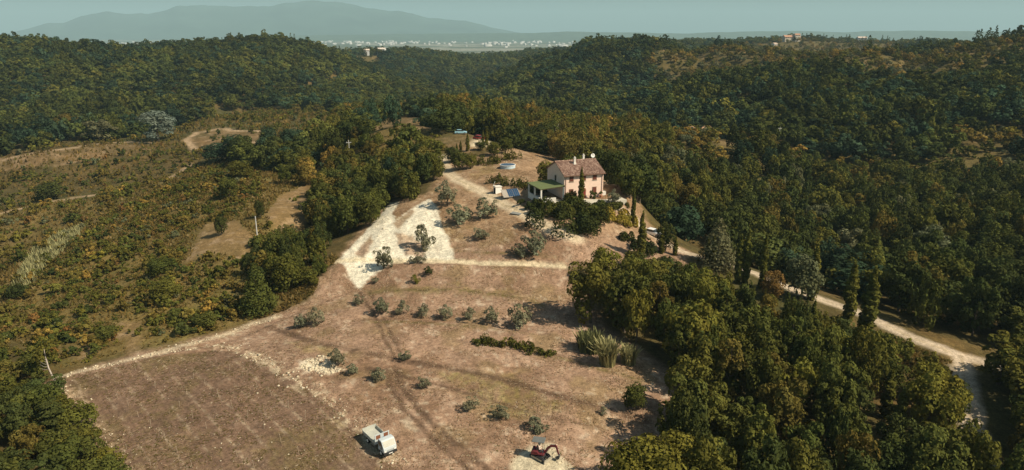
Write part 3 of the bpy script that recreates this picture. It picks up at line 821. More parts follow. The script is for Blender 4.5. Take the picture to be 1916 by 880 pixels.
# the far woods: hills left, right and behind
def far_woods():
    NEAR = [DRYSLOPE, NEARLEFT, P_WOOD_NEAR, P_WOOD_DRIVE, P_WOOD_CORNER, P_WOOD_TOP, P_WOOD_RIDGE, P_WOOD_BACK, P_WOOD_LEFT, P_WOOD_KNOLL, P_HOLLOW, HOLLOW_GAP, BELOW_CLEARING]
    r = 120.0
    while r < 1560:
        s = 6.6 + .0038 * r
        n = int(1.62 * r / s)
        a = np.linspace(-.81, .81, n) + G.uniform(-.42, .42, n) * s / r
        rr = r + G.uniform(-.42, .42, n) * s
        x = rr * np.sin(a); y = rr * np.cos(a)
        m = np.ones(n, bool)
        if r < 215:
            m &= (x / y > .2) & (seg_dist(x, y, ROADS[3][0]) > 15) & (seg_dist(x, y, ROADS[4][0]) > 12)
        for P in NEAR + BARE:
            m &= ~inside(x, y, P)
        if r < 420:
            m &= off_roads(x, y, 1.5)
        if r < 200:
            m &= np.hypot((x - 15) / 20, (y - 153) / 26) > 1
        m &= ~inside(x, y, OCHRE_FAR[3])
        x, y = x[m], y[m]
        och = np.zeros(len(x), bool)
        for P in OCHRE_FAR:
            och |= inside(x + 40 * fbm(x / 60, y / 60, 611, 3), y + 60 * fbm(x / 50, y / 50, 621, 3), P)
        patch = fbm(x / 70, y / 70, 601, 3); tone = 1 + .55 * fbm(x / 28, y / 28, 641, 2) + .25 * fbm(x / 110, y / 110, 651, 2); stand = 1 + .35 * fbm(x / 40, y / 40, 661, 2)
        for i in range(len(x)):
            px = 958 + 1345 * x[i] / y[i]
            if och[i]:
                if r > 850 and G.uniform() < .4:
                    continue
                small = G.uniform() < .25
                tn = pick({'olive-green': 4, 'ochre': 3, 'brownish green': 4, 'mid green': 2, 'grey-green': 2, 'yellow-green': 1}, 1, G)[0]
                if r < 500 and px < 900:
                    small = True
                if small:
                    w = G.uniform(2, 4.5)
                    far_pts.append((x[i], y[i], w / 3.4, w * .7 / 2.4, 4 + int(G.integers(3)), tint(tn, G)))
                else:
                    w = G.uniform(5, 8.5)
                    far_pts.append((x[i], y[i], w / 8.2, w * .8 / 9, int(G.integers(4)), tint(tn, G)))
                continue
            right_low = px > 1000 and r < 470
            if patch[i] > .12 and not right_low:
                mix = {'mid green': 6, 'olive-green': 1.8, 'dark green': 5, 'blue-green': 1}
            else:
                mix = {'dark green': 7, 'blue-green': 3.5, 'mid green': 3, 'olive-green': 1}
            tn = pick(mix, 1, G)[0]
            w = s * G.uniform(.85, 1.85); h = G.uniform(5.5, 12) * stand[i]; tc_ = tint(tn, G, .28); q_ = float(np.clip(tone[i], .5, 1.6)); tc_ = (tc_[0] * q_, tc_[1] * q_, tc_[2] * q_, 1.0)
            k = int(G.integers(4)) + (8 if r < 300 else 0)
            far_pts.append((x[i], y[i], w / 8.2, h / 9.0, k, tc_))
        r += s * .87
far_woods()
# conifers standing up from the skylines
for px, D, n, spread in ((560, 850, 26, 40), (440, 800, 14, 30), (1190, 720, 16, 40), (1240, 690, 14, 30), (1870, 520, 10, 16), (1690, 540, 6, 10), (672, 1090, 5, 10), (1475, 1180, 8, 30), (1570, 1220, 14, 60), (1660, 1200, 14, 60)):
    for k in range(n):
        x = D * (px - 958) / 1345 + G.normal() * spread; y = D + G.normal() * spread * .4
        far_pts.append((x, y, G.uniform(.8, 1.4), G.uniform(.85, 1.35), 7, tint('dark green', G)))

def scatter_object(name, pts, label, cat):
    x = np.array([p[0] for p in pts]); y = np.array([p[1] for p in pts])
    z = H(x, y) - .1
    me = bpy.data.meshes.new(name)
    me.vertices.add(len(pts)); me.vertices.foreach_set('co', np.stack([x, y, z], -1).astype(np.float32).ravel())
    a = me.attributes.new('sc', 'FLOAT_VECTOR', 'POINT'); a.data.foreach_set('vector', np.array([(p[2], p[2], p[3]) for p in pts], np.float32).ravel())
    a = me.attributes.new('rot', 'FLOAT_VECTOR', 'POINT'); a.data.foreach_set('vector', np.array([(0, 0, q) for q in G.uniform(0, 6.28, len(pts))], np.float32).ravel())
    a = me.attributes.new('idx', 'INT', 'POINT'); a.data.foreach_set('value', np.array([p[4] for p in pts], np.int32))
    a = me.attributes.new('tint', 'FLOAT_COLOR', 'POINT'); a.data.foreach_set('color', np.array([p[5] for p in pts], np.float32).ravel())
    ng = bpy.data.node_groups.new(name, 'GeometryNodeTree')
    ng.interface.new_socket('Geometry', in_out='INPUT', socket_type='NodeSocketGeometry')
    ng.interface.new_socket('Geometry', in_out='OUTPUT', socket_type='NodeSocketGeometry')
    N, L = ng.nodes, ng.links
    gi = N.new('NodeGroupInput'); go = N.new('NodeGroupOutput')
    ci = N.new('GeometryNodeCollectionInfo'); ci.inputs['Collection'].default_value = PROTO
    ci.inputs['Separate Children'].default_value = True; ci.inputs['Reset Children'].default_value = True
    ip = N.new('GeometryNodeInstanceOnPoints'); ip.inputs['Pick Instance'].default_value = True
    def attr(nm, typ, sock):
        q = N.new('GeometryNodeInputNamedAttribute'); q.data_type = typ; q.inputs['Name'].default_value = nm
        L.new(q.outputs['Attribute'], ip.inputs[sock])
    attr('sc', 'FLOAT_VECTOR', 'Scale'); attr('idx', 'INT', 'Instance Index')
    q = N.new('GeometryNodeInputNamedAttribute'); q.data_type = 'FLOAT_VECTOR'; q.inputs['Name'].default_value = 'rot'
    e = N.new('FunctionNodeEulerToRotation'); L.new(q.outputs['Attribute'], e.inputs[0]); L.new(e.outputs[0], ip.inputs['Rotation'])
    L.new(gi.outputs[0], ip.inputs['Points']); L.new(ci.outputs[0], ip.inputs['Instance']); L.new(ip.outputs[0], go.inputs[0])
    o = link(name, me, None, label, cat, None, 'stuff')
    md = o.modifiers.new('scatter', 'NODES'); md.node_group = ng
    return o
PROTO = bpy.data.collections.new('foliage_prototypes')
for k, me in enumerate(FAR):
    PROTO.objects.link(bpy.data.objects.new('proto_%02d' % k, me))
scatter_object('distant_wood', far_pts, 'dense mixed woodland covering the hills behind the farmhouse', 'woodland')
scatter_object('scrub', far_scrub, 'low brown and green scrub covering the left slope', 'scrub')
print('far', len(far_pts), len(far_scrub))

# ------------------------------------------------------------------ solid mesh helpers
class MB:
    """collects shapes; build() links them as one mesh object"""
    def __init__(self):
        self.v, self.f = [], []
    def add(self, V, Fs):
        o = len(self.v)
        self.v += [tuple(p) for p in V]; self.f += [tuple(i + o for i in q) for q in Fs]
        return self
    def box(self, x0, x1, y0, y1, z0, z1):
        return self.add([(x0, y0, z0), (x1, y0, z0), (x1, y1, z0), (x0, y1, z0), (x0, y0, z1), (x1, y0, z1), (x1, y1, z1), (x0, y1, z1)],
                        [(3, 2, 1, 0), (4, 5, 6, 7), (0, 1, 5, 4), (1, 2, 6, 5), (2, 3, 7, 6), (3, 0, 4, 7)])
    def prism(self, prof, y0, y1, axis='y'):
        n = len(prof)
        if axis == 'y':
            V = [(a, y0, b) for a, b in prof] + [(a, y1, b) for a, b in prof]
        elif axis == 'x':
            V = [(y0, a, b) for a, b in prof] + [(y1, a, b) for a, b in prof]
        else:
            V = [(a, b, y0) for a, b in prof] + [(a, b, y1) for a, b in prof]
        return self.add(V, [tuple(range(n))[::-1], tuple(range(n, 2 * n))] + [(i, (i + 1) % n, n + (i + 1) % n, n + i) for i in range(n)])
    def tube(self, path, rad, k=8):
        v, f = tube_np(path, rad if hasattr(rad, '__len__') else [rad] * len(path), k)
        n = len(path)
        self.add(v, [tuple(q) for q in f] + [tuple(range(k))[::-1], tuple(range((n - 1) * k, n * k))])
        return self
    def cyl(self, x, y, z0, z1, r0, r1=None, k=12):
        r1 = r0 if r1 is None else r1
        V = [(x + r0 * math.cos(2 * math.pi * i / k), y + r0 * math.sin(2 * math.pi * i / k), z0) for i in range(k)] + [(x + r1 * math.cos(2 * math.pi * i / k), y + r1 * math.sin(2 * math.pi * i / k), z1) for i in range(k)]
        return self.add(V, [tuple(range(k))[::-1], tuple(range(k, 2 * k))] + [(i, (i + 1) % k, k + (i + 1) % k, k + i) for i in range(k)])
    def build(self, name, mat, parent=None, bevel=0.0, smooth=False, **kw):
        me = bpy.data.meshes.new(name)
        me.from_pydata([tuple(map(float, p)) for p in self.v], [], self.f)
        bm = bmesh.new(); bm.from_mesh(me)
        bmesh.ops.recalc_face_normals(bm, faces=bm.faces)
        if bevel:
            bmesh.ops.bevel(bm, geom=list(bm.edges), offset=bevel, segments=2, affect='EDGES', profile=.5)
        bm.to_mesh(me); bm.free()
        if smooth:
            me.polygons.foreach_set('use_smooth', [True] * len(me.polygons))
        me.materials.append(mat)
        return link(name, me, parent, **kw)

def root(name, x, y, rz, label, cat, group=None, z=None):
    o = link(name, None, None, label, cat, group, None, (x, y, H(x, y) if z is None else z), rz)
    o.empty_display_size = .3
    return o

# ------------------------------------------------------------------ farmhouse
M_PLASTER = flat_mat('pink_plaster', (.82, .60, .48), .95, .1, 0, .07, 1.2, .1)
M_SHUT = flat_mat('brown_shutter', (.16, .050, .030), .7, .3, 0, .15, 5)
M_DOOR = flat_mat('red_door', (.22, .035, .025), .6, .3, 0, .15, 5)
M_STONE = flat_mat('stone_trim', (.45, .36, .27), .9, .1, 0, .15, 4)
M_COPPER = flat_mat('copper_pipe', (.20, .10, .06), .5, .4, .3, .2, 3)
M_WHITE = flat_mat('white_paint', (.78, .76, .70), .6, .3, 0, .05, 2)
M_WHITEWALL = flat_mat('white_wall', (.70, .66, .58), .9, .1, 0, .08, 1.5)
M_GLASS = flat_mat('dark_glass', (.03, .035, .035), .1, .6, 0, .1, 2)
M_GREENROOF = flat_mat('green_sheet', (.125, .150, .062), .85, .2, 0, .10, .8)
M_WOOD = flat_mat('brown_wood', (.14, .09, .05), .8, .2, 0, .25, 4)
M_CONC = flat_mat('concrete', (.50, .46, .37), .95, .1, 0, .12, 1.0, .2)
M_BLACK = flat_mat('black_rubber', (.02, .02, .02), .8, .2, 0, .2, 6)
M_STEEL = flat_mat('grey_steel', (.22, .22, .21), .6, .4, .3, .2, 4)

def tile_material():
    m, N, L, out = new_mat('roof_tile')
    b = N.new('ShaderNodeBsdfPrincipled'); b.inputs['Roughness'].default_value = .95; b.inputs['Specular IOR Level'].default_value = .1
    tc = N.new('ShaderNodeTexCoord')
    mp = N.new('ShaderNodeMapping'); mp.inputs['Scale'].default_value = (4.2, 2.3, 2.3)
    L.new(tc.outputs['Object'], mp.inputs[0])
    vo = N.new('ShaderNodeTexVoronoi'); vo.inputs['Scale'].default_value = 1.0
    L.new(mp.outputs[0], vo.inputs['Vector'])
    ramp = N.new('ShaderNodeValToRGB')
    ramp.color_ramp.elements[0].color = (.18, .105, .080, 1); ramp.color_ramp.elements[1].color = (.44, .31, .24, 1)
    e = ramp.color_ramp.elements.new(.5); e.color = (.28, .175, .130, 1)
    sp = N.new('ShaderNodeSeparateColor'); L.new(vo.outputs['Color'], sp.inputs[0]); L.new(sp.outputs[0], ramp.inputs[0])
    L.new(ramp.outputs[0], b.inputs['Base Color']); L.new(b.outputs[0], out.inputs[0])
    return m
M_TILE = tile_material()

def pantile(u0, u1, prof, pitch=.26):
    """corrugated tile sheet with courses: prof = [(v, z) at eave, (v, z) at ridge]"""
    (va, za), (vb, zb) = prof
    L_ = math.hypot(vb - va, zb - za); nv = int(L_ / .38); nu = int((u1 - u0) / pitch * 6)
    V = []; nrm = (-(zb - za) / L_, (vb - va) / L_)
    if nrm[1] < 0:
        nrm = (-nrm[0], -nrm[1])
    for j in range(nv + 1):
        for e in ((0,) if j == 0 else (1,) if j == nv else (1, 0)):
            t = j / nv
            for i in range(nu + 1):
                u = u0 + (u1 - u0) * i / nu
                h = .045 * math.cos(2 * math.pi * (u - u0) / pitch) + (.05 if e == 0 else 0.0) + .05
                V.append((u, va + (vb - va) * t + nrm[0] * h, za + (zb - za) * t + nrm[1] * h))
    rows = len(V) // (nu + 1)
    Fq = [(j * (nu + 1) + i, j * (nu + 1) + i + 1, (j + 1) * (nu + 1) + i + 1, (j + 1) * (nu + 1) + i) for j in range(rows - 1) for i in range(nu)]
    return V, Fq

HX, HY, HZ, HA = 11.45, 149.58, 12.0, .36
HL, HW, HE, HR = 9.63, 9.25, 5.6, 2.2
def hloc(u, v):
    return HX + u * math.cos(HA) - v * math.sin(HA), HY + u * math.sin(HA) + v * math.cos(HA)

def build_house():
    h = root('farmhouse', HX, HY, HA, 'two-storey pink plastered farmhouse with tiled gable roof and two chimneys', 'house', z=HZ)
    MB().prism([(0, -1.5), (HW, -1.5), (HW, HE), (HW / 2, HE + HR), (0, HE)], 0, HL, 'x').build('wall', M_PLASTER, h)
    ov, og = .45, .30
    k = HR / (HW / 2)
    rf = MB()
    for s in (0, 1):
        va = -ov if s == 0 else HW + ov
        V, Fq = pantile(-og, HL + og, [(va, HE - ov * k + .10), (HW / 2, HE + HR + .10)])
        rf.add(V, Fq)
    rf.prism([(-ov, HE - ov * k), (HW / 2, HE + HR), (HW + ov, HE - ov * k), (HW + ov, HE - ov * k + .10), (HW / 2, HE + HR + .10), (-ov, HE - ov * k + .10)], -og, HL + og, 'x')
    roof = rf.build('roof', M_TILE, h)
    rd = MB(); rd.tube([(-og, HW / 2, HE + HR + .14), (HL + og, HW / 2, HE + HR + .14)], .12, 8); rd.build('ridge_cap', M_TILE, roof)
    def chimney(u, v, hh):
        zb = HE + HR - abs(v - HW / 2) * k
        c = MB().box(u - .3, u + .3, v - .3, v + .3, zb - .3, zb + .35).box(u - .2, u + .2, v - .2, v + .2, zb + .35, zb + hh - .3).box(u - .27, u + .27, v - .27, v + .27, zb + hh - .3, zb + hh - .2)
        c.cyl(u, v, zb + hh - .2, zb + hh + .1, .16, .12)
        c.build('chimney', M_WHITEWALL, roof, bevel=0)
    chimney(4.0, HW * .36, 1.7); chimney(7.1, HW * .56, 1.5)
    def window(u, z0, z1, w, face='front'):
        fr = MB()
        if face == 'front':
            fr.box(u - w / 2 - .09, u + w / 2 + .09, -.035, .05, z0 - .1, z1 + .09)
        else:
            fr.box(-.035, .05, u - w / 2 - .09, u + w / 2 + .09, z0 - .1, z1 + .09)
        o = fr.build('window', M_STONE, h)
        sl = MB()
        if face == 'front':
            sl.box(u - w / 2 - .14, u + w / 2 + .14, -.11, -.036, z0 - .13, z0 - .04)
        else:
            sl.box(-.11, -.036, u - w / 2 - .14, u + w / 2 + .14, z0 - .13, z0 - .04)
        sl.build('sill', M_STONE, o)
        for s in (0, 1):
            a, b = (u - w / 2, u - .012) if s == 0 else (u + .012, u + w / 2)
            m = MB()
            n = 5
            if face == 'front':
                m.box(a, b, -.075, -.036, z0, z1)
                for q in range(n):
                    zz = z0 + (z1 - z0) * (q + .5) / n; m.box(a + .06, b - .06, -.09, -.0751, zz - .06, zz + .06)
            else:
                m.box(-.075, -.036, a, b, z0, z1)
                for q in range(n):
                    zz = z0 + (z1 - z0) * (q + .5) / n; m.box(-.09, -.0751, a + .06, b - .06, zz - .06, zz + .06)
            m.build('shutter', M_SHUT if face == 'front' else M_GLASS, o)
    for u in (1.75, 4.75, 7.45):
        window(u, 4.1, 5.15, .95)
    window(1.75, 1.0, 2.35, .95); window(7.45, 1.0, 2.45, .95)
    window(4.6, 3.6, 4.8, .75, 'side')
    prof = [(4.75 - .55, 0), (4.75 + .55, 0), (4.75 + .55, 1.9)] + [(4.75 + .55 * math.cos(t), 1.9 + .55 * math.sin(t)) for t in np.linspace(.2, math.pi - .2, 9)] + [(4.75 - .55, 1.9)]
    pf = [(4.75 + (a - 4.75) * 1.22, b * 1.05 if b > 0 else 0) for a, b in prof]
    d = MB().prism(pf, -.05, .05).build('door_surround', M_STONE, h)
    dd = MB().prism(prof, -.09, -.051).build('door', M_DOOR, h)
    MB().box(4.74, 4.76, -.10, -.0905, .1, 2.4).box(4.80, 4.84, -.14, -.0905, 1.0, 1.12).build('handle', M_COPPER, dd)
    for u in (.35, HL - .35):
        MB().tube([(u, -.3, HE - .32), (u, -.12, HE - .6), (u, -.10, 0)], .055, 6).build('downpipe', M_COPPER, h)
    MB().tube([(-og, -ov - .07, HE - ov * k + .02), (HL + og, -ov - .07, HE - ov * k + .02)], .085, 6).build('gutter', M_COPPER, h)
    MB().tube([(4.6, -.02, 3.25), (4.6, -.28, 3.3)], .03, 5).cyl(4.6, -.3, 3.0, 3.28, .11, .07, 8).build('wall_lamp', M_WHITE, h)
    MB().box(HL + .003, HL + .9, .2, 1.1, -.3, 1.2).build('outdoor_cupboard', M_WHITEWALL, h)
    # satellite dish on its mast above the far gable
    ds = MB()
    n, mrings = 20, 4
    V = []; c = np.array([HL - .25, HW / 2 + .3, HE + HR + .8])
    nrm = np.array([-.15, -1, .25]); nrm /= np.linalg.norm(nrm)
    a = np.cross(nrm, (0, 0, 1)); a /= np.linalg.norm(a); b = np.cross(a, nrm)
    for side in (0, .03):
        V.append(c - nrm * (.12 + side))
        for r_ in range(1, mrings + 1):
            for i in range(n):
                t = 2 * math.pi * i / n; q = r_ / mrings
                V.append(c + (a * math.cos(t) + b * math.sin(t)) * .48 * q - nrm * (.12 * (1 - q * q) + side))
    Fd = []
    S = 1 + mrings * n
    for s in range(2):
        o = s * S
        Fd += [(o, o + 1 + i, o + 1 + (i + 1) % n) for i in range(n)]
        Fd += [(o + 1 + (r_ - 1) * n + i, o + 1 + r_ * n + i, o + 1 + r_ * n + (i + 1) % n, o + 1 + (r_ - 1) * n + (i + 1) % n) for r_ in range(1, mrings) for i in range(n)]
    Fd += [(1 + (mrings - 1) * n + i, 1 + (mrings - 1) * n + (i + 1) % n, S + 1 + (mrings - 1) * n + (i + 1) % n, S + 1 + (mrings - 1) * n + i) for i in range(n)]
    ds.add(V, Fd)
    dish = ds.build('satellite_dish', M_WHITE, h, smooth=True)
    MB().tube([(HL - .25, HW / 2 + .45, HE + HR - .2), (HL - .25, HW / 2 + .45, HE + HR + 1.7)], .035, 6).tube([tuple(c - nrm * .1), tuple(c + nrm * .4)], .02, 5).build('mast', M_STEEL, dish)
    return h
build_house()

def build_porch():
    p = root('porch', HX, HY, HA, 'open porch with sloping green roof and pale posts against the farmhouse gable', 'porch', z=HZ)
    zo, zi = 3.0, 3.35
    MB().prism([(-6.0, zo), (-.06, zi), (-.06, zi + .10), (-6.0, zo + .10)], -.75, 6.9).build('roof', M_GREENROOF, p)
    MB().box(-5.95, -5.8, -.7, 6.85, zo - .16, zo - .006).prism([(-5.79, zo - .15), (-.06, zi - .15), (-.06, zi - .006), (-5.79, zo - .006)], -.68, -.55).build('beam', M_WOOD, p)
    for (u, v) in ((-5.7, -.55), (-5.7, 3.0), (-5.7, 6.5), (-.4, -.55)):
        MB().box(u - .16, u + .16, v - .16, v + .16, -2.0, zo - .165 if u < -1 else zi - .2).build('post', M_WHITEWALL, p)
    MB().box(-5.55, -.08, -.48, 6.6, -2.2, .02).build('floor_slab', M_CONC, p)
    MB().box(-5.83, -5.57, -.36, 6.3, -2.2, .95).box(-5.5, -2.2, -.68, -.49, -2.2, .95).build('low_wall', M_WHITEWALL, p)
    MB().box(-5.5, -4.7, -.75, -.69, -2.1, -.2).build('cellar_door', flat_mat('teal_door', (.12, .20, .19), .7, .2, 0, .1, 3), p)
    MB().box(-3.9, -1.9, 2.2, 3.2, .70, .76).box(-3.8, -3.7, 2.3, 2.4, .03, .70).box(-2.1, -2.0, 2.3, 2.4, .03, .70).box(-3.8, -3.7, 3.0, 3.1, .03, .70).box(-2.1, -2.0, 3.0, 3.1, .03, .70).build('table', M_WOOD, p)
build_porch()

# paved patio right of and before the house
x0, y0 = hloc(3.0, -4.2)
po = MB()
po.box(2.4, 13.2, -4.6, -.06, -1.2, .06).box(HL + 1.0, 13.2, -.059, 3.0, -1.2, .06)
pat = po.build('patio', M_CONC, None, kind='structure'); pat.location = (HX, HY, HZ); pat.rotation_euler = (0, 0, HA)

# ------------------------------------------------------------------ hedges, thickets, reeds
def thicket(name, path, width, height, n, leaf, tn, label, cat, group=None, seed=1, jit=.7):
    g = np.random.default_rng(seed)
    P = np.array(path, float); seg = np.hypot(*(P[1:] - P[:-1]).T); cum = np.concatenate([[0], np.cumsum(seg)])
    nl = max(8, int(cum[-1] / (width * .33)) * 2)
    t = g.uniform(0, cum[-1], nl)
    lx = np.interp(t, cum, P[:, 0]) + g.normal(size=nl) * .27 * width; ly = np.interp(t, cum, P[:, 1]) + g.normal(size=nl) * .27 * width
    lr = width * g.uniform(.18, .46, nl); lz = height * g.uniform(.3, .88, nl)
    c0 = P.mean(0); z0 = H(c0[0], c0[1]); lzz = H(lx, ly) - z0
    li = g.integers(0, nl, n)
    d = rand_dirs(n, g); d[:, 2] = np.abs(d[:, 2]) * 1.0 - .15
    q = np.stack([lx[li] - c0[0], ly[li] - c0[1], lzz[li]], -1) + d * np.stack([lr[li], lr[li], lz[li]], -1) * g.uniform(.8, 1.06, n)[:, None] + np.array([0, 0, .12 * height])
    nn = d + jit * rand_dirs(n, g); nn /= np.linalg.norm(nn, axis=1, keepdims=True)
    lt = g.uniform(.75, 1.25, nl)[li] * g.uniform(.7, 1.3, n)
    hue = g.uniform(-.1, .1, nl)[li]
    V, Fq, C = leaves_from(q, nn, leaf, g, np.stack([lt * (1 + hue), lt, lt * (1 - hue)], -1))
    me = mesh_np(name, V, Fq, (M_LEAF,)); colour_attr(me, 'lv', C)
    o = link(name, me, None, label, cat, group, None, (c0[0], c0[1], z0))
    o.color = (*TINT[tn], 1) if isinstance(tn, str) else (*tn, 1)
    return o
thicket('bramble_thicket', poly((893, 640), (930, 645), (980, 652), (1036, 664)), 2.0, 1.5, 2200, .17, 'olive-green', 'long low bramble thicket across the dry slope', 'thicket', seed=3)
thicket('hedge', poly((868, 300), (905, 308), (940, 303), (962, 296)), 3.4, 3.0, 1900, .22, 'olive-green', 'long green hedge behind the round pool', 'hedge', seed=4)
thicket('house_shrubs', [hloc(-4.6, -3.5), hloc(-2.5, -4.6), hloc(.3, -4.8)], 5.6, 4.6, 4400, .24, 'mid green', 'large dark green shrub mass below the porch', 'shrubs', seed=5)
thicket('house_shrubs', [hloc(-1.2, -1.9), hloc(1.6, -2.1)], 2.9, 3.0, 1400, .21, 'olive-green', 'rounded green shrub against the left end of the pink front', 'shrubs', seed=6)
thicket('house_shrubs', [hloc(1.5, -5.6), hloc(5.2, -6.6), hloc(8.0, -7.4)], 4.2, 2.4, 2600, .22, 'mid green', 'green garden shrubs before the patio', 'shrubs', seed=8)
thicket('house_shrubs', poly((1022, 418), (1050, 434), (1085, 432), (1108, 424)), 7.0, 5.4, 5600, .24, 'dark green', 'big dark evergreen shrubs between the track and the garden', 'shrubs', seed=21)
thicket('house_shrubs', poly((1165, 452), (1195, 466), (1232, 474)), 3.2, 2.6, 1900, .22, 'dark green', 'dark shrubs along the lower side of the drive by the white car', 'shrubs', seed=22)
thicket('flowering_shrub', [hloc(4.6, -11.0), hloc(7.0, -11.6), hloc(9.6, -10.4)], 3.6, 2.9, 2200, .22, (.26, .20, .035), 'yellow flowering shrub below the patio', 'shrub', seed=9)
thicket('house_shrubs', [hloc(-3.2, -6.6), hloc(0.5, -7.6), hloc(4.0, -8.8)], 5.0, 3.8, 4000, .23, 'mid green', 'green shrub mass between the garden and the dark evergreens', 'shrubs', seed=23)
for k_, (u_, v_, h_, w_, tn_, lb_) in enumerate(((15.2, 3.5, 8.5, 6.4, 'dark green', 'dark tree close to the right end of the house'), (16.0, -1.2, 7.5, 6.0, 'mid green', 'green tree at the right edge of the patio'), (13.6, 8.6, 9.0, 7.0, 'dark green', 'tall dark tree behind the right end of the house'), (8.5, 13.2, 8.0, 7.0, 'mid green', 'tree rising just behind the house roof'), (2.0, 14.5, 6.5, 6.2, 'olive-green', 'tree behind the left end of the house roof'))):
    xx_, yy_ = hloc(u_, v_); plant('oak' if k_ % 2 else 'holm', xx_, yy_, h_, w_, tn_, lb_, None, name='broadleaf_tree')
for px, py, h_, w_, lb_ in ((1690, 660, 2.6, 3.4, 'green bush on the verge left of the fork of the drive'), (1735, 690, 3.0, 3.6, 'second bush on the verge below the fork of the drive'), (1660, 640, 1.8, 2.6, 'low bush on the verge above the fork of the drive'), (1768, 712, 2.2, 3.0, 'bush in the angle of the fork of the drive')):
    xx_, yy_ = at(px, py); plant('shrub', xx_, yy_, h_, w_, 'olive-green', lb_)
thicket('garden_bush', poly((912, 346), (930, 340), (960, 348), (985, 352)), 3.0, 2.6, 1500, .21, 'olive-green', 'row of green bushes left of the porch above the solar panels', 'bushes', seed=10)
thicket('garden_bush', [hloc(-3.5, 8.6), hloc(-1.2, 9.0)], 2.6, 3.0, 900, .21, 'dark green', 'dark bush behind the porch roof', 'bush', seed=11)
thicket('porch_bush', [hloc(-7.2, .4), hloc(-6.6, -2.2)], 2.4, 2.6, 1100, .2, 'dark green', 'dark bush before the porch posts', 'bush', seed=12)
thicket('box_hedge', [hloc(11.6, -4.9), hloc(13.4, -4.8)], 1.1, 1.1, 700, .12, 'mid green', 'small clipped hedge at the patio corner', 'hedge', seed=13, jit=.4)

M_REED = leaf_mat('reed', 'object', .3)
def reeds(name, x, y, n, rad, hgt, col, label, cat, seed, kind=None, pts=None, base=None):
    g = np.random.default_rng(seed)
    if pts is None:
        a = g.uniform(0, 6.28, n); r = rad * np.sqrt(g.uniform(0, 1, n)); bx, by = np.cos(a) * r, np.sin(a) * r
        z0 = H(x, y); bz = H(bx + x, by + y) - z0
    else:
        bx, by = pts; n = len(bx); z0 = base; bz = H(bx + x, by + y) - z0
    a = g.uniform(0, 6.28, n); lean = g.uniform(.05, 1.0, n) ** 1.5 * hgt * .6
    hh = hgt * g.uniform(.6, 1.1, n); w = g.uniform(.06, .17, n) * (hgt / 3.0) ** .5
    dx, dy = np.cos(a), np.sin(a)
    V = np.empty((n, 6, 3))
    for k, (t, l, ws) in enumerate(((0, 0, .8), (.6, .3, 1), (1, 1, .25))):
        for s in (0, 1):
            q = (s * 2 - 1) * w * ws
            V[:, k * 2 + s] = np.stack([bx + dx * lean * l - dy * q, by + dy * lean * l + dx * q, bz + hh * t * (1 if k < 2 else .93)], -1)
    Fq = np.concatenate([np.arange(n)[:, None] * 6 + np.array([[0, 1, 3, 2]]), np.arange(n)[:, None] * 6 + np.array([[2, 3, 5, 4]])])
    me = mesh_np(name, V.reshape(-1, 3), Fq, (M_REED,))
    lt = np.repeat(g.uniform(.6, 1.35, n), 6); colour_attr(me, 'lv', np.stack([lt, lt, lt], -1))
    o = link(name, me, None, label, cat, None, kind, (x, y, z0)); o.color = (*col, 1)
    return o
for (px, py, n, r_, hg, lb) in ((1104, 655, 420, 1.8, 3.0, 'green clump of giant cane at the wood edge, leftmost of three'), (1136, 682, 320, 1.1, 4.0, 'tall pale yellow clump of giant cane at the wood edge'), (1176, 680, 260, 1.0, 2.8, 'small pale clump of giant cane under the wood edge')):
    x, y = at(px, py)
    reeds('cane_clump', x, y, n, r_, hg, (.17, .17, .07) if 'green' in lb else (.33, .30, .14), lb, 'cane', px)
CANE = poly((22, 545), (38, 508), (62, 470), (108, 440), (158, 424), (150, 446), (110, 480), (76, 520), (50, 545))
x, y = jgrid(CANE, .55, G)
cx_, cy_ = x.mean(), y.mean()
reeds('cane_bed', cx_, cy_, 0, 0, 1.7, (.30, .28, .13), 'pale green bed of giant cane on the far edge of the left slope', 'cane', 77, None, (x - cx_, y - cy_), H(cx_, cy_))


# ------------------------------------------------------------------ single trees
def single(kind, px, py, h, w, tn, label, group=None, **kw):
    x, y = at(px, py)
    return plant(kind, x, y, h, w, tn, label, group, **kw)
cyp = [(1199, 482, 8.4, 1.3, 'tall cypress standing before the drive, below the patio'), (1237, 474, 4.6, 1.0, 'short cypress between the drive and the near wood'), (1263, 478, 3.6, .8, 'smallest cypress on the lower edge of the drive'),
       (1322, 500, 5.2, .9, 'left cypress of the slim pair before the tall conifer'), (1332, 502, 5.6, .9, 'right cypress of the slim pair before the tall conifer'), (1380, 530, 8.6, 1.2, 'cypress left of the gap where the drive shows'), (1393, 532, 9.8, 1.2, 'tallest cypress at the gap where the drive shows'),
       (1424, 540, 9.6, 1.1, 'thin dark cypress right of the gap where the drive shows'), (1518, 560, 9.4, 1.5, 'cypress beside the rounded grey-green tree'), (1516, 640, 6.5, 1.1, 'slim cypress in the near wood, under the one beside the grey-green tree'), (1584, 606, 10.2, 1.7, 'left of the two tall cypresses over the shaded drive'),
       (1619, 630, 10.8, 2.1, 'right and broader of the two tall cypresses over the shaded drive'), (1655, 782, 6.6, 1.2, 'cypress deep in the near wood at lower right'), (1677, 820, 6.4, 1.2, 'cypress in the near wood, right of the deep one'), (1806, 895, 6.0, 1.3, 'cypress at the bottom edge beside the drive'),
       (875, 283, 4.8, 1.0, 'cypress at the edge of the parking place'), (862, 284, 3.0, .7, 'small cypress just left of the parking place cypress'), (855, 286, 2.6, .6, 'smallest and leftmost cypress by the parking place'), (904, 271, 4.0, .8, 'left cypress of the pair beside the red car'), (911, 272, 4.6, .9, 'right cypress of the pair beside the red car'),
       (1192, 372, 7.2, 1.3, 'cypress standing against the wood right of the house'), (1214, 372, 6.5, 1.2, 'second cypress against the wood right of the house')]
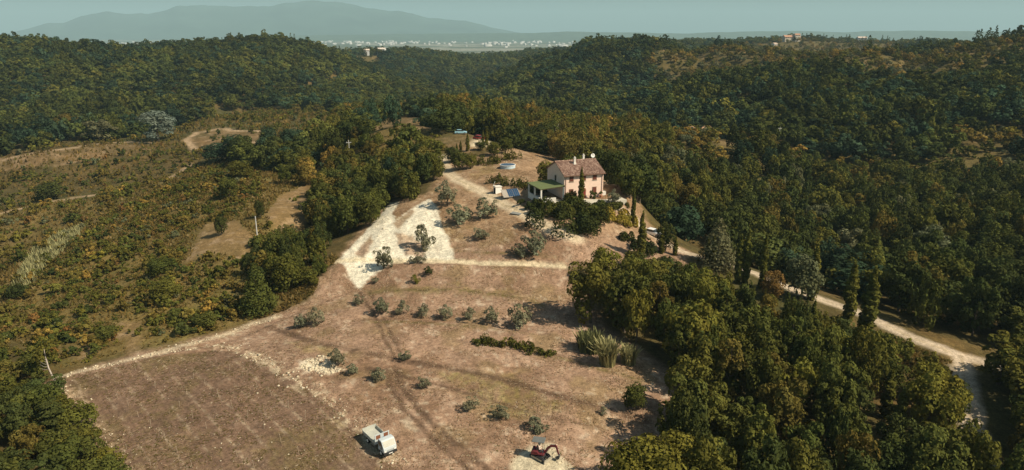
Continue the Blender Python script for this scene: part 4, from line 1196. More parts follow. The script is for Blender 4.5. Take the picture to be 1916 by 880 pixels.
for px, py, h, w, lb in cyp:
    single('cypress', px, py, h * 1.1, w * 1.3, 'olive-green', lb, 'cypresses along the drive and yard')
x, y = hloc(2.55, -3.4)
plant('cypress', x, y, 8.0, 1.35, 'olive-green', 'cypress standing right before the pink house front', 'cypresses along the drive and yard')
x, y = hloc(12.0, -9.6)
plant('cypress', x, y, 8.0, 1.0, 'mid green', 'slim cypress at the right end of the yellow shrub', 'cypresses along the drive and yard')
ol = [(718, 503, 4.6, 3.6, 'olive tree beside the pale path at the left end of the clay bank'), (792, 466, 4.8, 4.2, 'olive tree growing in the middle of the white clay bank'), (782, 493, 2.2, 3.0, 'low olive bush at the foot of the clay bank'), (838, 386, 5.8, 5.4, 'tallest olive tree beside the top of the clay bank'),
      (862, 418, 4.4, 5.6, 'broad olive tree on the slope right of the clay bank'), (912, 407, 4.4, 4.6, 'upright olive tree below the dirt track'), (899, 448, 2.6, 3.2, 'low olive bush in the middle of the dry slope'), (1001, 476, 5.0, 5.0, 'olive tree at the right of the dry slope below the track'), (973, 480, 2.8, 3.0, 'small olive beside the larger one at the right of the slope'),
      (716, 588, 3.0, 3.0, 'leftmost olive of the terrace row'), (752, 588, 2.4, 2.2, 'second olive from the left in the terrace row'), (791, 592, 2.3, 2.2, 'third olive from the left in the terrace row'), (833, 597, 2.5, 2.4, 'fourth olive from the left in the terrace row'), (879, 600, 2.3, 2.4, 'fifth olive from the left in the terrace row'),
      (921, 606, 3.0, 2.7, 'sixth olive from the left in the terrace row'), (973, 613, 4.3, 3.8, 'largest and rightmost olive of the terrace row'), (703, 530, 1.4, 1.3, 'small sapling below the pale path near the clay tip'), (777, 530, 1.6, 1.7, 'yellowish sapling below the pale path'), (803, 515, 1.8, 1.9, 'dark sapling just under the pale path'),
      (671, 570, 1.8, 2.2, 'low olive bush under the tip of the clay'), (633, 684, 2.7, 2.8, 'olive bush beside the white rocks'), (661, 700, 1.6, 1.9, 'small olive bush right of the white rocks'), (706, 712, 1.9, 2.2, 'small olive bush by the crossing ruts'), (757, 674, 1.5, 2.0, 'low olive bush in the crossing of the ruts'),
      (793, 726, 1.7, 1.8, 'small olive bush right of the crossing ruts'), (880, 766, 1.8, 2.0, 'olive bush in the weedy middle of the field'), (936, 782, 1.9, 2.4, 'olive bush above the excavator, left'), (1003, 806, 1.7, 2.6, 'olive bush just behind the excavator'), (590, 608, 3.0, 3.0, 'olive bush on the shoulder above the vineyard'), (565, 612, 2.4, 2.4, 'left olive bush on the shoulder above the vineyard'), (1128, 775, 1.0, 1.2, 'tiny bush left of the dark round holm oak')]
for px, py, h, w, lb in ol:
    tn = 'yellow-green' if 'yellowish' in lb else 'dark green' if 'dark sapling' in lb else 'olive-grey'
    single('olive', px, py, h, w, tn, lb, 'olive trees on the dry slope')
for px, py, h, w, tn, lb in ((846, 304, 5.0, 5.5, 'dark green', 'dark tree right of the dirt track, leftmost before the hedge'), (860, 318, 5.4, 5.6, 'mid green', 'dark tree between the dirt track and the hedge'), (880, 316, 4.2, 4.6, 'olive-green', 'low tree at the left end of the hedge'), (738, 292, 5.6, 6.4, 'mid green', 'rounded tree below the bare clearing'), (792, 288, 6.4, 6.4, 'olive-green', 'olive-green tree between the clearing and the dirt track'),
                             (768, 256, 4.2, 5.2, 'dark green', 'dark bushy tree in front of the bare clearing'), (706, 276, 5.0, 5.5, 'olive-green', 'tree left of the bare clearing'), (925, 292, 4.4, 5.0, 'olive-green', 'tree above the hedge beside the cypress pair'), (946, 288, 5.0, 5.4, 'mid green', 'second tree above the hedge beside the cypress pair'), (900, 282, 3.2, 4.4, 'dark green', 'dark bush under the pair of cypresses')):
    single('holm', px, py, h, w, tn, lb, name='broadleaf_tree')
single('holm', 1186, 768, 4.0, 3.7, 'mid green', 'solitary round dark holm oak on the dry ground')
single('pine', 1215, 955, 8.0, 10.6, 'yellow-green', 'broad round-headed pine at the bottom edge')
single('oak', 1105, 604, 11.5, 9.0, 'olive-green', 'largest broadleaf tree at the left front of the near wood', variant=1)
single('oak', 1168, 622, 10.5, 8.0, 'mid green', 'second large tree at the front of the near wood', variant=2)
single('oak', 1290, 690, 9.8, 7.8, 'yellow-green', 'bright yellow-green tree in the front of the near wood', variant=3)
for px, py, h, w, tn, lb in ((1268, 835, 8.6, 6.4, 'mid green', 'green tree at the wood edge above the round-headed pine'), (1282, 778, 8.2, 6.2, 'olive-green', 'olive-green tree at the wood edge right of the solitary holm oak'), (1318, 742, 8.8, 6.6, 'olive-green', 'olive-green tree set back from the wood edge above the holm oak')):
    single('oak', px, py, h, w, tn, lb)
single('poplar', 297, 264, 15.0, 18.0, 'silver-grey', 'large silver-grey poplar in the left hollow')
single('poplar', 186, 264, 12.0, 17.0, 'grey-green', 'broad grey willow left of the silver poplar')
single('poplar', 128, 252, 12.0, 13.0, 'brownish green', 'brownish tree at the left of the grey willow')
for px, py, h, w, tn, lb in ((445, 300, 11, 12, 'blue-green', 'blue-green tree beside the bare loop of the far track'), (408, 304, 8, 14, 'blue-green', 'low spreading blue-green tree below the far track'), (503, 286, 11, 9, 'blue-green', 'upright blue-green tree right of the far track'), (548, 274, 8, 12, 'blue-green', 'rounded blue-green tree at the end of the hollow'),
                             (90, 374, 7, 12, 'dark green', 'dark rounded tree beyond the left track'), (484, 580, 9, 6.6, 'mid green', 'tall rounded tree at the edge of the field'), (540, 540, 7, 6.2, 'olive-green', 'broad tree above the tall rounded one at the field edge'), (485, 492, 4.0, 3.6, 'dark green', 'dark bushy tree below the left power pole'),
                             (415, 440, 5, 3.6, 'dark green', 'dark upright tree beside the bare patch'), (487, 408, 4.6, 2.8, 'dark green', 'slim dark tree above the left power pole'), (310, 560, 3.8, 7, 'olive-green', 'spreading low tree in the middle of the left slope'), (305, 512, 3.6, 7, 'mid green', 'spreading dark tree under the bare patch'),
                             (385, 615, 3.4, 4.6, 'mid green', 'rounded dark tree near the stony edge of the vineyard'), (200, 640, 3.2, 4.0, 'mid green', 'rounded tree left of the pink bare patch'), (330, 600, 2.6, 3.4, 'mid green', 'small dark tree left of the stony vineyard edge'), (34, 558, 3.4, 5.0, 'dark green', 'dark bush at the left edge beside the cane bed'), (430, 372, 6.5, 6.5, 'mid green', 'dark tree at the top of the left slope'), (450, 335, 6.0, 9, 'olive-green', 'broad olive-green tree on the brow of the left slope')):
    single('cone' if 'tall rounded tree' in lb else 'holm', px, py, h, w, tn, lb, name='broadleaf_tree')
single('cone', 1340, 500, 10, 8.0, 'grey-green', 'tall grey-green conifer beside the drive')
single('holm', 1500, 560, 8.5, 8.0, 'grey-green', 'rounded grey-green tree above the drive')
single('holm', 1445, 560, 5.5, 4.8, 'rust-brown', 'rust-brown tree beside the gap in the drive')
single('oak', 1245, 470, 5.6, 4.4, 'dark green', 'dark tree on the edge of the drive right of the tall cypress')
x, y = hloc(6.6, -1.2); plant('shrub', x, y, 2.2, 2.0, 'mid green', 'round clipped bush right of the red door')
x, y = hloc(3.5, -1.0); plant('shrub', x, y, 2.2, 1.6, 'olive-green', 'green bush between the cypress and the red door')
x, y = hloc(9.6, -5.4); plant('olive', x, y, 3.4, 2.8, 'olive-grey', 'small grey olive tree at the edge of the patio')
for px, py in ((975, 385), (990, 392)):
    single('shrub', px, py, 1.6, 2.2, 'dark green', 'dark shrub beside the track under the solar panels', 'shrubs beside the track')

def pot():
    x, y = hloc(8.75, -.75)
    o = root('potted_bush', x, y, 0, 'round bush in a terracotta pot at the right end of the house front', 'potted plant', z=HZ + .03)
    MB().cyl(0, 0, 0, .55, .28, .40, 14).cyl(0, 0, .55, .62, .44, .44, 14).build('pot', flat_mat('terracotta', (.42, .20, .12), .9, .1), o)
    c = link('foliage', LIB['shrub'][0][0][0], o, loc=(0, 0, .55)); c.scale = (.36, .36, .42); c.color = tint('mid green', G)
pot()

def leaning_tree():
    x, y = at(106, 716)
    o = root('leaning_tree', x, y, 0, 'leaning tree with a long bare pale trunk at the corner of the vineyard', 'tree')
    v, f = merge([tube_np([(0, 0, -.3), (-.5, .1, .9), (-1.0, .3, 2.3), (-1.25, .5, 4.0), (-1.4, .7, 5.2)], [.17, .13, .11, .09, .05])] +
                 [tube_np([(-1.0 - .02 * k, .3, 2.1 + .35 * k), (-1.5 - .1 * k, .2 + .1 * k, 2.0 + .45 * k), (-2.1 - .1 * k, .1 + .2 * k, 2.3 + .5 * k)], [.035, .025, .01], 4) for k in range(5)])
    link('trunk', mesh_np('leaning_trunk', v, f, (M_BARK_PALE,), True), o)
    c = link('crown', LIB['olive'][0][1][0], o, loc=(-1.7, .9, 3.0)); c.scale = (1.0, 1.0, .8); c.color = tint('olive-green', G)
leaning_tree()
def dead_tree():
    x, y = at(1036, 283)
    o = root('dead_tree', x, y, 0, 'bare pale dead tree in the wood behind the house', 'tree')
    P = [tube_np([(0, 0, -.3), (.2, 0, 4), (.5, 0, 8.5)], [.2, .16, .06])]
    for k in range(7):
        a = k * 2.3; b = np.array([.2 + .03 * k, 0, 3.2 + .7 * k])
        e = b + np.array([math.cos(a) * 2.2 + .8, math.sin(a) * 1.8, 2.6])
        P.append(tube_np([b, (b + e) / 2 + np.array([.1, 0, -.2]), e], [.09, .06, .02], 5))
    v, f = merge(P)
    link('trunk', mesh_np('dead_trunk', v, f, (M_BARK_PALE,), True), o)
dead_tree()

# ------------------------------------------------------------------ yard things
def pool():
    x, y = at(950, 314)
    o = root('garden_pool', x, y, .2, 'round above-ground pool with dark cover beside the yard hedge', 'pool')
    o.location.z += .05
    MB().cyl(0, 0, -.3, .75, 2.05, 2.05, 32).build('pool_wall', flat_mat('pale_blue_liner', (.46, .56, .60), .6, .3), o, smooth=False)
    k = 32
    MB().cyl(0, 0, .755, .83, 2.16, 2.12, k).build('rim', M_WHITE, o)
    MB().cyl(0, 0, .833, .90, 1.98, .6, k).build('cover', flat_mat('dark_blue_cover', (.05, .09, .14), .6, .3), o)
pool()
def shed():
    x, y = at(931, 361)
    o = root('garden_shed', x, y, .5, 'small white shed with a dark opening beside the track', 'shed')
    MB().box(-.8, .8, -.6, .6, -.3, 1.5).build('wall', M_WHITE, o)
    MB().prism([(-.9, 1.5), (.9, 1.5), (.9, 1.62), (-.9, 1.72)], -.7, .7).build('roof', M_WHITEWALL, o)
    MB().box(-.825, -.801, -.4, .4, -.1, 1.3).build('door', M_BLACK, o)
    MB().tube([(-.9, .5, 1.7), (-.2, .9, 2.6)], .03, 5).build('stay_pole', M_WHITE, o)
shed()
def solar():
    x, y = at(957, 368)
    o = root('solar_panels', x, y, .35, 'two blue solar panels on a sloping grey stand below the porch', 'solar panel')
    zt = 1.5
    def sl(x0, x1, off, th, y0=-1.2, y1=1.0):
        za, zb = .15 + off, zt + off
        k = (zb - za) / 2.2
        return MB().prism([(y0, za + (y0 + 1.2) * k), (y1, za + (y1 + 1.2) * k), (y1, za + (y1 + 1.2) * k + th), (y0, za + (y0 + 1.2) * k + th)], x0, x1, 'x')
    sl(-2.3, 1.9, 0, .06).build('board', flat_mat('grey_board', (.34, .30, .25), .9, .1), o)
    mp = flat_mat('solar_blue', (.025, .06, .12), .25, .5, 0, .2, 1)
    for a in (-.95, .45):
        pa = sl(a, a + 1.3, .075, .05, -1.1, .95).build('panel', mp, o)
        ln = MB()
        for q in (.33, .66):
            ln2 = sl(a + 1.3 * q - .015, a + 1.3 * q + .015, .128, .008, -1.08, .93); ln.add(ln2.v, ln2.f)
        ln.build('cell_strip', M_STEEL, pa)
    for a in (-2.1, 1.7):
        MB().box(a - .04, a + .04, .85, .95, -.5, zt - .1).build('leg', M_STEEL, o)
solar()
def slab():
    x, y = at(966, 400)
    o = MB().box(-1.2, 1.2, -.7, .7, 0, .07).build('grey_sheet', flat_mat('grey_sheet', (.22, .22, .20), .8, .2, 0, .2, 2), None, label='flat grey sheet lying on the edge of the dirt track', cat='sheet')
    o.location = (x, y, H(x, y) + .06); o.rotation_euler = (0.05, .02, -.5)
slab()

# ------------------------------------------------------------------ power poles
M_POLE = flat_mat('concrete_pole', (.52, .50, .46), .9, .1)
def pole(px, py, h, label, arm=True):
    x, y = at(px, py)
    o = root('power_pole', x, y, .3, label, 'pole', 'power poles')
    MB().cyl(0, 0, -.5, h, .16, .10, 8).build('shaft', M_POLE, o)
    if arm:
        a = MB().box(-.8, .8, -.06, .06, h - .75, h - .62).build('crossarm', M_POLE, o)
        for q in (-.7, 0, .7):
            MB().cyl(q, 0, h - .62 if q else h, h - .40 if q else h + .2, .05, .04, 6).build('insulator', M_WHITE, a)
pole(655, 306, 7.5, 'pale power pole with a crossarm above the dense stand')
pole(482, 448, 5.4, 'slim pale power pole in the gap of the left slope', False)
pole(1456, 272, 8.0, 'pale power pole in the right hollow, further right')
pole(1418, 288, 7.5, 'thin pale power pole in the right hollow, nearer one', False)

# ------------------------------------------------------------------ cars
def car(px, py, rz, col, label):
    x, y = at(px, py)
    o = root('parked_car', x, y, rz, label, 'car', 'parked cars')
    m = flat_mat('car_paint_' + label.split()[0], col, .35, .5, 0, .04, 1)
    prof = [(-2.0, .35), (2.0, .35), (2.08, .6), (2.0, .82), (1.0, .95), (-1.85, 1.0), (-2.05, .75)]
    MB().prism(prof, -.84, .84).build('body', m, o, bevel=.06)
    MB().prism([(-1.8, .98), (.95, .95), (.35, 1.42), (-1.3, 1.46)], -.72, .72).build('windows', M_GLASS, o, bevel=.05)
    MB().prism([(-1.28, 1.455), (.30, 1.415), (.2, 1.475), (-1.15, 1.51)], -.70, .70).build('roof', m, o)
    for sx in (-1.25, 1.3):
        for sy in (-1, 1):
            w = MB(); w.tube([(sx, sy * .62, .32), (sx, sy * .86, .32)], .32, 14)
            ty = w.build('wheel', M_BLACK, o)
            MB().tube([(sx, sy * .861, .32), (sx, sy * .875, .32)], .19, 10).build('rim', M_STEEL, ty)
    for sy in (-1, 1):
        MB().box(2.02, 2.085, sy * .6 - .16, sy * .6 + .16, .62, .76).build('headlight', M_WHITE, o)
    return o
car(862, 251, .1, (.30, .52, .60), 'pale blue car parked under the trees of the crest')
car(897, 262, -.5, (.30, .03, .03), 'red car parked beside the pair of cypresses')
car(1222, 441, -.75, (.75, .74, .72), 'white car on the drive below the patio')

# ------------------------------------------------------------------ tipper truck
def truck():
    x, y = -15.75, 72.7
    o = root('tipper_truck', x, y, math.radians(-51), 'small white tipper truck standing on the edge of the vineyard', 'truck')
    gx = (H(x + .8, y - 1) - H(x - .8, y + 1)) / 2.5
    o.rotation_euler = (0, -math.atan(gx), math.radians(-51))
    mw = flat_mat('truck_white', (.50, .54, .54), .5, .4, 0, .06, 1.5)
    mb = flat_mat('truck_bed', (.44, .44, .38), .7, .2, 0, .12, 2)
    mk = flat_mat('truck_black', (.03, .03, .03), .6, .3)
    # chassis
    MB().box(-2.5, 2.2, -.42, -.30, .52, .70).box(-2.5, 2.2, .30, .42, .52, .70).box(-2.4, -2.2, -.3, .3, .53, .69).box(.2, .4, -.3, .3, .53, .69).build('chassis', mk, o)
    # cab: cab-over with sloping windscreen
    prof = [(1.12, .62), (2.42, .62), (2.50, .95), (2.44, 1.22), (1.98, 1.94), (1.82, 2.0), (1.22, 1.98), (1.12, 1.86)]
    cab = MB().prism(prof, -.85, .85).build('cab', mw, o, bevel=.05)
    n = math.hypot(.46, .76)
    d = np.array([.76 / n, .46 / n]) * .012
    a0, a1 = np.array([2.40, 1.285]), np.array([2.03, 1.90])
    MB().prism([tuple(a0), tuple(a1), tuple(a1 + d), tuple(a0 + d)], -.74, .74).build('windscreen', flat_mat('windscreen', (.50, .48, .40), .12, .6, 0, .1, 1), cab)  # pale base colour stands in for a reflection on the glass
    for s in (-1, 1):
        MB().prism([(1.22, 1.22), (2.22, 1.22), (1.90, 1.82), (1.22, 1.84)], *sorted((s * .853, s * .862))).build('side_window', M_GLASS, cab)
        dr = MB().box(1.18, 2.2, *sorted((s * .851, s * .858)), .70, 1.17).build('door', mw, cab)
        MB().box(1.22, 1.36, *sorted((s * .859, s * .88)), 1.05, 1.09).build('handle', mk, dr)
        MB().tube([(2.25, s * .86, 1.45), (2.38, s * 1.08, 1.42)], .02, 5).box(2.34, 2.42, *sorted((s * 1.02, s * 1.18)), 1.25, 1.58).build('mirror', mk, o)
        MB().box(2.47, 2.515, *sorted((s * .5, s * .78)), .72, .88).build('headlight', M_WHITE, o)
    MB().box(2.36, 2.58, -.86, .86, .38, .61).build('bumper', mk, o)
    MB().box(2.585, 2.60, -.25, .25, .44, .54).build('number_plate', M_WHITE, o)
    MB().box(1.09, 1.115, -.5, .5, 1.35, 1.8).build('rear_panel', mk, o)
    # load bed
    MB().box(-2.62, .52, -.92, .92, .82, .90).box(-2.4, .4, -.5, -.36, .701, .82).box(-2.4, .4, .36, .5, .701, .82).build('bed_floor', mb, o)
    for s in (-1, 1):
        si = MB().box(-2.6, .50, *sorted((s * .90, s * .94)), .905, 1.28)
        for q in (-2.1, -1.3, -.5, .2):
            si.box(q - .03, q + .03, *sorted((s * .9405, s * .965)), .86, 1.28)
        si.build('side_board', mb, o)
    MB().box(-2.68, -2.63, -.92, .92, .86, 1.45).build('tailgate', mb, o)
    # headboard: white frame with two brown panels
    hb = MB().box(.54, .60, -.95, .95, .90, 1.14).box(.54, .60, -.95, -.80, 1.14, 2.12).box(.54, .60, .80, .95, 1.14, 2.12).box(.54, .60, -.22, .22, 1.14, 2.12).box(.54, .60, -.80, -.22, 2.02, 2.12).box(.54, .60, .22, .80, 2.02, 2.12).box(.54, .60, -.80, -.22, 1.14, 1.48).box(.54, .60, .22, .80, 1.14, 1.48).build('headboard', mw, o)
    for s in (-1, 1):
        MB().box(.555, .585, *sorted((s * .225, s * .795)), 1.485, 2.015).build('panel', flat_mat('rust_panel', (.22, .09, .05), .9, .1), hb)
    for sx, ys in ((1.75, (.62, .85)), (-1.55, (.50, .86))):
        for s in (-1, 1):
            t = MB().tube([(sx, s * ys[0], .36), (sx, s * ys[1], .36)], .36, 16).build('wheel', M_BLACK, o)
            MB().tube([(sx, s * (ys[1] + .002), .36), (sx, s * (ys[1] + .02), .36)], .2, 12).build('rim', M_WHITE, t)
    for s in (-1, 1):
        MB().box(-2.1, -1.0, *sorted((s * .55, s * .89)), .755, .80).build('mudguard', mk, o)
    MB().box(-.6, .2, -.82, -.45, .45, .75).build('fuel_tank', M_STEEL, o)
    MB().box(-2.66, -2.60, -.9, -.65, .62, .76).box(-2.66, -2.60, .65, .9, .62, .76).build('tail_light', flat_mat('tail_red', (.35, .02, .02), .4, .4), o)
    # blue bundle kept between headboard and cab
    ang = math.radians(-51)
    bx, by = x + .84 * math.cos(ang), y + .76 * math.sin(ang)
    g = np.random.default_rng(5)
    bb = bmesh.new(); bmesh.ops.create_icosphere(bb, subdivisions=3, radius=1)
    for v in bb.verts:
        q = v.co.copy(); k = 1 + .18 * math.sin(q.x * 5 + q.z * 4) * math.cos(q.y * 6)
        v.co = Vector((q.x * .15 * k, q.y * .30 * k, .55 + q.z * .52 * (1 + .1 * math.sin(q.y * 9))))
    me = bpy.data.meshes.new('tarp_bundle'); bb.to_mesh(me); bb.free()
    me.materials.append(flat_mat('blue_tarp', (.06, .20, .34), .6, .3, 0, .35, 5))
    me.polygons.foreach_set('use_smooth', [True] * len(me.polygons))
    b = link('tarp_bundle', me, None, 'blue bundle propped between the truck cab and its load bed', 'bundle', loc=(bx, by, o.location.z + .62), rz=ang)
truck()

# ------------------------------------------------------------------ mini excavator and its driver
def skin_body(name, chains, mat, parent=None, sub=2, **kw):
    """chains: lists of (key, pos, radius); shared keys join; grows one continuous surface"""
    keys, pos, rad, edges = {}, [], [], []
    for ch in chains:
        prev = None
        for k, p, r in ch:
            if k not in keys:
                keys[k] = len(pos); pos.append(p); rad.append(r)
            if prev is not None:
                edges.append((prev, keys[k]))
            prev = keys[k]
    me = bpy.data.meshes.new(name); me.from_pydata(pos, edges, [])
    o = bpy.data.objects.new(name, me); COL.objects.link(o)
    o.modifiers.new('skin', 'SKIN').use_smooth_shade = True
    for i, r in enumerate(rad):
        me.skin_vertices[0].data[i].radius = (r, r)
    me.skin_vertices[0].data[0].use_root = True
    s = o.modifiers.new('sub', 'SUBSURF'); s.levels = sub; s.render_levels = sub
    dg = bpy.context.evaluated_depsgraph_get()
    me2 = bpy.data.meshes.new_from_object(o.evaluated_get(dg))
    me2.name = name
    bpy.data.objects.remove(o)
    me2.materials.clear(); me2.materials.append(mat)
    return link(name, me2, parent, **kw)

def excavator():
    x, y = 3.25, 69.9
    ang = math.radians(-42); slew = math.radians(28)
    o = root('mini_excavator', x, y, ang, 'dark red tracked mini excavator digging at the edge of bare sand', 'excavator')
    red = flat_mat('excavator_red', (.12, .016, .02), .7, .4, 0, .15, 2); dark = flat_mat('excavator_grey', (.05, .05, .05), .6, .3, 0, .2, 3)
    tan = flat_mat('worn_steel', (.40, .36, .28), .6, .4, .2, .2, 3); grey = flat_mat('canopy_grey', (.13, .135, .125), .7, .3, 0, .1, 2)
    for s in (-1, 1):
        pr = [(-.95, .22)] + [(-.78 + .22 * math.cos(t), .22 + .22 * math.sin(t)) for t in np.linspace(math.pi * .75, math.pi * 1.5, 5)] + [(.78 + .22 * math.cos(t), .22 + .22 * math.sin(t)) for t in np.linspace(-math.pi / 2, math.pi / 2, 7)] + [(-.78, .44)]
        t = MB().prism(pr, *sorted((s * .42, s * .72))).build('track', M_BLACK, o)
        ft = MB().box(-.8, .8, *sorted((s * .721, s * .735)), .10, .34)
        ft.build('track_frame', tan, t)
        lg = MB()
        for q in np.linspace(-.78, .78, 13):
            lg.box(q - .03, q + .03, *sorted((s * .41, s * .735)), .4405, .465)
        lg.build('track_lug', M_BLACK, t)
    MB().box(-.5, .5, -.42, .42, .2, .5).build('undercarriage', dark, o)
    bl = MB().prism([(1.18, .02), (1.24, .0), (1.20, .20), (1.26, .42), (1.20, .42), (1.14, .2)], -.72, .72).build('dozer_blade', tan, o)
    MB().box(.45, 1.15, -.35, -.25, .2, .3).box(.45, 1.15, .25, .35, .2, .3).build('blade_arm', dark, bl)
    up = link('upper_frame', None, o, loc=(0, 0, 0), rz=slew)
    # keep real parts under the machine itself
    bpy.data.objects.remove(up)
    R = Matrix.Rotation(slew, 4, 'Z')
    def T(mb):
        mb.v = [tuple(R @ Vector(p)) for p in mb.v]; return mb
    T(MB().cyl(0, 0, .5, .58, .4, .4, 18)).build('slew_ring', dark, o)
    T(MB().prism([(-.95, .60), (.55, .60), (.55, .72), (-.1, .78), (-.25, 1.05), (-.9, 1.08), (-1.0, .85)], -.55, .55)).build('engine_house', red, o, bevel=.04)
    st = T(MB().box(-.30, .15, -.25, .25, .79, .98).box(-.42, -.30, -.25, .25, .79, 1.45)).build('seat', dark, o, bevel=.02)
    for s in (-1, 1):
        T(MB().tube([(-.75, s * .46, 1.0), (-.75, s * .46, 2.25)], .03, 6)).build('canopy_post', dark, o)
        T(MB().tube([(.40, s * .46, .7), (.30, s * .46, 2.25)], .025, 6)).build('canopy_post', dark, o)
        T(MB().tube([(.32, s * .2, .7), (.22, s * .2, 1.25)], .018, 5)).build('control_lever', dark, o)
    T(MB().box(-.9, .55, -.58, .58, 2.26, 2.34)).build('canopy', grey, o, bevel=.03)
    # boom, stick, bucket
    def arm(pts, w, nm, mat):
        mb = MB()
        P = [np.array(p) for p in pts]
        V = []; Fq = []
        for i, p in enumerate(P):
            dd = P[min(i + 1, len(P) - 1)] - P[max(i - 1, 0)]; dd = dd / np.linalg.norm(dd); nn = np.array([-dd[1], dd[0]])
            t = w[i] / 2
            for sy in (-.08, .08):
                V.append((p[0] + nn[0] * t, sy, p[1] + nn[1] * t)); V.append((p[0] - nn[0] * t, sy, p[1] - nn[1] * t))
        for i in range(len(P) - 1):
            a, b = 4 * i, 4 * i + 4
            Fq += [(a, a + 1, b + 1, b), (a + 2, b + 2, b + 3, a + 3), (a, b, b + 2, a + 2), (a + 1, a + 3, b + 3, b + 1)]
        e = 4 * (len(P) - 1)
        Fq += [(0, 2, 3, 1), (e, e + 1, e + 3, e + 2)]
        return T(mb.add(V, Fq)).build(nm, mat, o)
    arm([(.55, .72), (.85, 1.35), (1.25, 1.72), (1.85, 1.75)], [.22, .24, .24, .16], 'boom', red)
    arm([(1.72, 1.95), (1.85, 1.75), (2.15, .75)], [.12, .2, .14], 'stick', red)
    T(MB().tube([(.7, 0, .75), (1.15, 0, 1.45)], .045, 8)).build('boom_cylinder', tan, o)
    T(MB().tube([(1.2, 0, 1.92), (1.72, 0, 1.97)], .04, 8)).build('stick_cylinder', tan, o)
    bk = [(2.15, .75), (2.32, .62), (2.28, .30), (2.02, .16), (1.86, .30), (1.98, .36), (2.12, .46), (2.10, .62)]
    T(MB().prism(bk, -.24, .24)).build('bucket', dark, o)
    # driver, seated with both hands on the levers
    zb = o.location.z
    A = ang + slew
    pm, N, L, out = new_mat('driver_clothes')
    b = N.new('ShaderNodeBsdfPrincipled'); b.inputs['Roughness'].default_value = .9
    tc = N.new('ShaderNodeTexCoord'); sx = N.new('ShaderNodeSeparateXYZ'); L.new(tc.outputs['Object'], sx.inputs[0])
    def gt(sock, val):
        q = N.new('ShaderNodeMath'); q.operation = 'GREATER_THAN'; q.inputs[1].default_value = val; L.new(sock, q.inputs[0]); return q.outputs[0]
    skin, shirt, trou = (.48, .26, .17, 1), (.62, .50, .42, 1), (.035, .04, .06, 1)
    m1 = N.new('ShaderNodeMix'); m1.data_type = 'RGBA'; m1.inputs[6].default_value = trou; m1.inputs[7].default_value = shirt; L.new(gt(sx.outputs[2], .10), m1.inputs[0])
    m2 = N.new('ShaderNodeMix'); m2.data_type = 'RGBA'; m2.inputs[7].default_value = skin; L.new(m1.outputs[2], m2.inputs[6]); L.new(gt(sx.outputs[2], .56), m2.inputs[0])
    fx = N.new('ShaderNodeMath'); fx.operation = 'MULTIPLY'; L.new(gt(sx.outputs[0], .20), fx.inputs[0]); L.new(gt(sx.outputs[2], .13), fx.inputs[1])
    m3 = N.new('ShaderNodeMix'); m3.data_type = 'RGBA'; m3.inputs[7].default_value = skin; L.new(m2.outputs[2], m3.inputs[6]); L.new(fx.outputs[0], m3.inputs[0])
    L.new(m3.outputs[2], b.inputs['Base Color']); L.new(b.outputs[0], out.inputs[0])
    ch = [[('pel', (0, 0, .06), .13), ('waist', (0, 0, .24), .125), ('chest', (.02, 0, .42), .145), ('neck', (.03, 0, .55), .055), ('jaw', (.05, 0, .63), .075), ('skull', (.04, 0, .74), .10), ('crown', (.03, 0, .81), .07)],
          [('jaw', (.05, 0, .63), .075), ('nose', (.15, 0, .68), .02)]]
    for s in (-1, 1):
        k = 'L' if s > 0 else 'R'
        ch.append([('chest', (.02, 0, .42), .145), ('sh' + k, (.02, s * .19, .47), .065), ('el' + k, (.10, s * .27, .22), .048), ('wr' + k, (.32, s * .23, .30), .03), ('pa' + k, (.39, s * .22, .32), .036)])
        for j, (dy, ln) in enumerate(((.03, .05), (.01, .058), (-.01, .054), (-.03, .045))):
            ch.append([('pa' + k, (.39, s * .22, .32), .036), ('f%d%s' % (j, k), (.43, s * .22 + dy, .325), .010), ('g%d%s' % (j, k), (.43 + ln * .6, s * .22 + dy, .30), .009)])
        ch.append([('pa' + k, (.39, s * .22, .32), .036), ('t' + k, (.40, s * .22 - s * .05, .34), .011)])
        ch.append([('pel', (0, 0, .06), .13), ('hp' + k, (.06, s * .10, .05), .09), ('kn' + k, (.44, s * .15, .08), .06), ('an' + k, (.48, s * .15, -.30), .042), ('he' + k, (.49, s * .15, -.35), .045), ('to' + k, (.63, s * .16, -.36), .035)])
    px_, py_ = x + (-.12) * math.cos(A), y + (-.12) * math.sin(A)
    per = skin_body('person', ch, pm, None, 2, label='person in a pale shirt and sun hat driving the excavator', cat='person')
    per.location = (px_, py_, zb + .98 + .03); per.rotation_euler = (0, 0, A)
    MB().cyl(.04, 0, .765, .78, .21, .20, 18).cyl(.04, 0, .78, .90, .115, .09, 14).build('hat', flat_mat('straw_hat', (.66, .58, .46), .9, .1), per)
excavator()

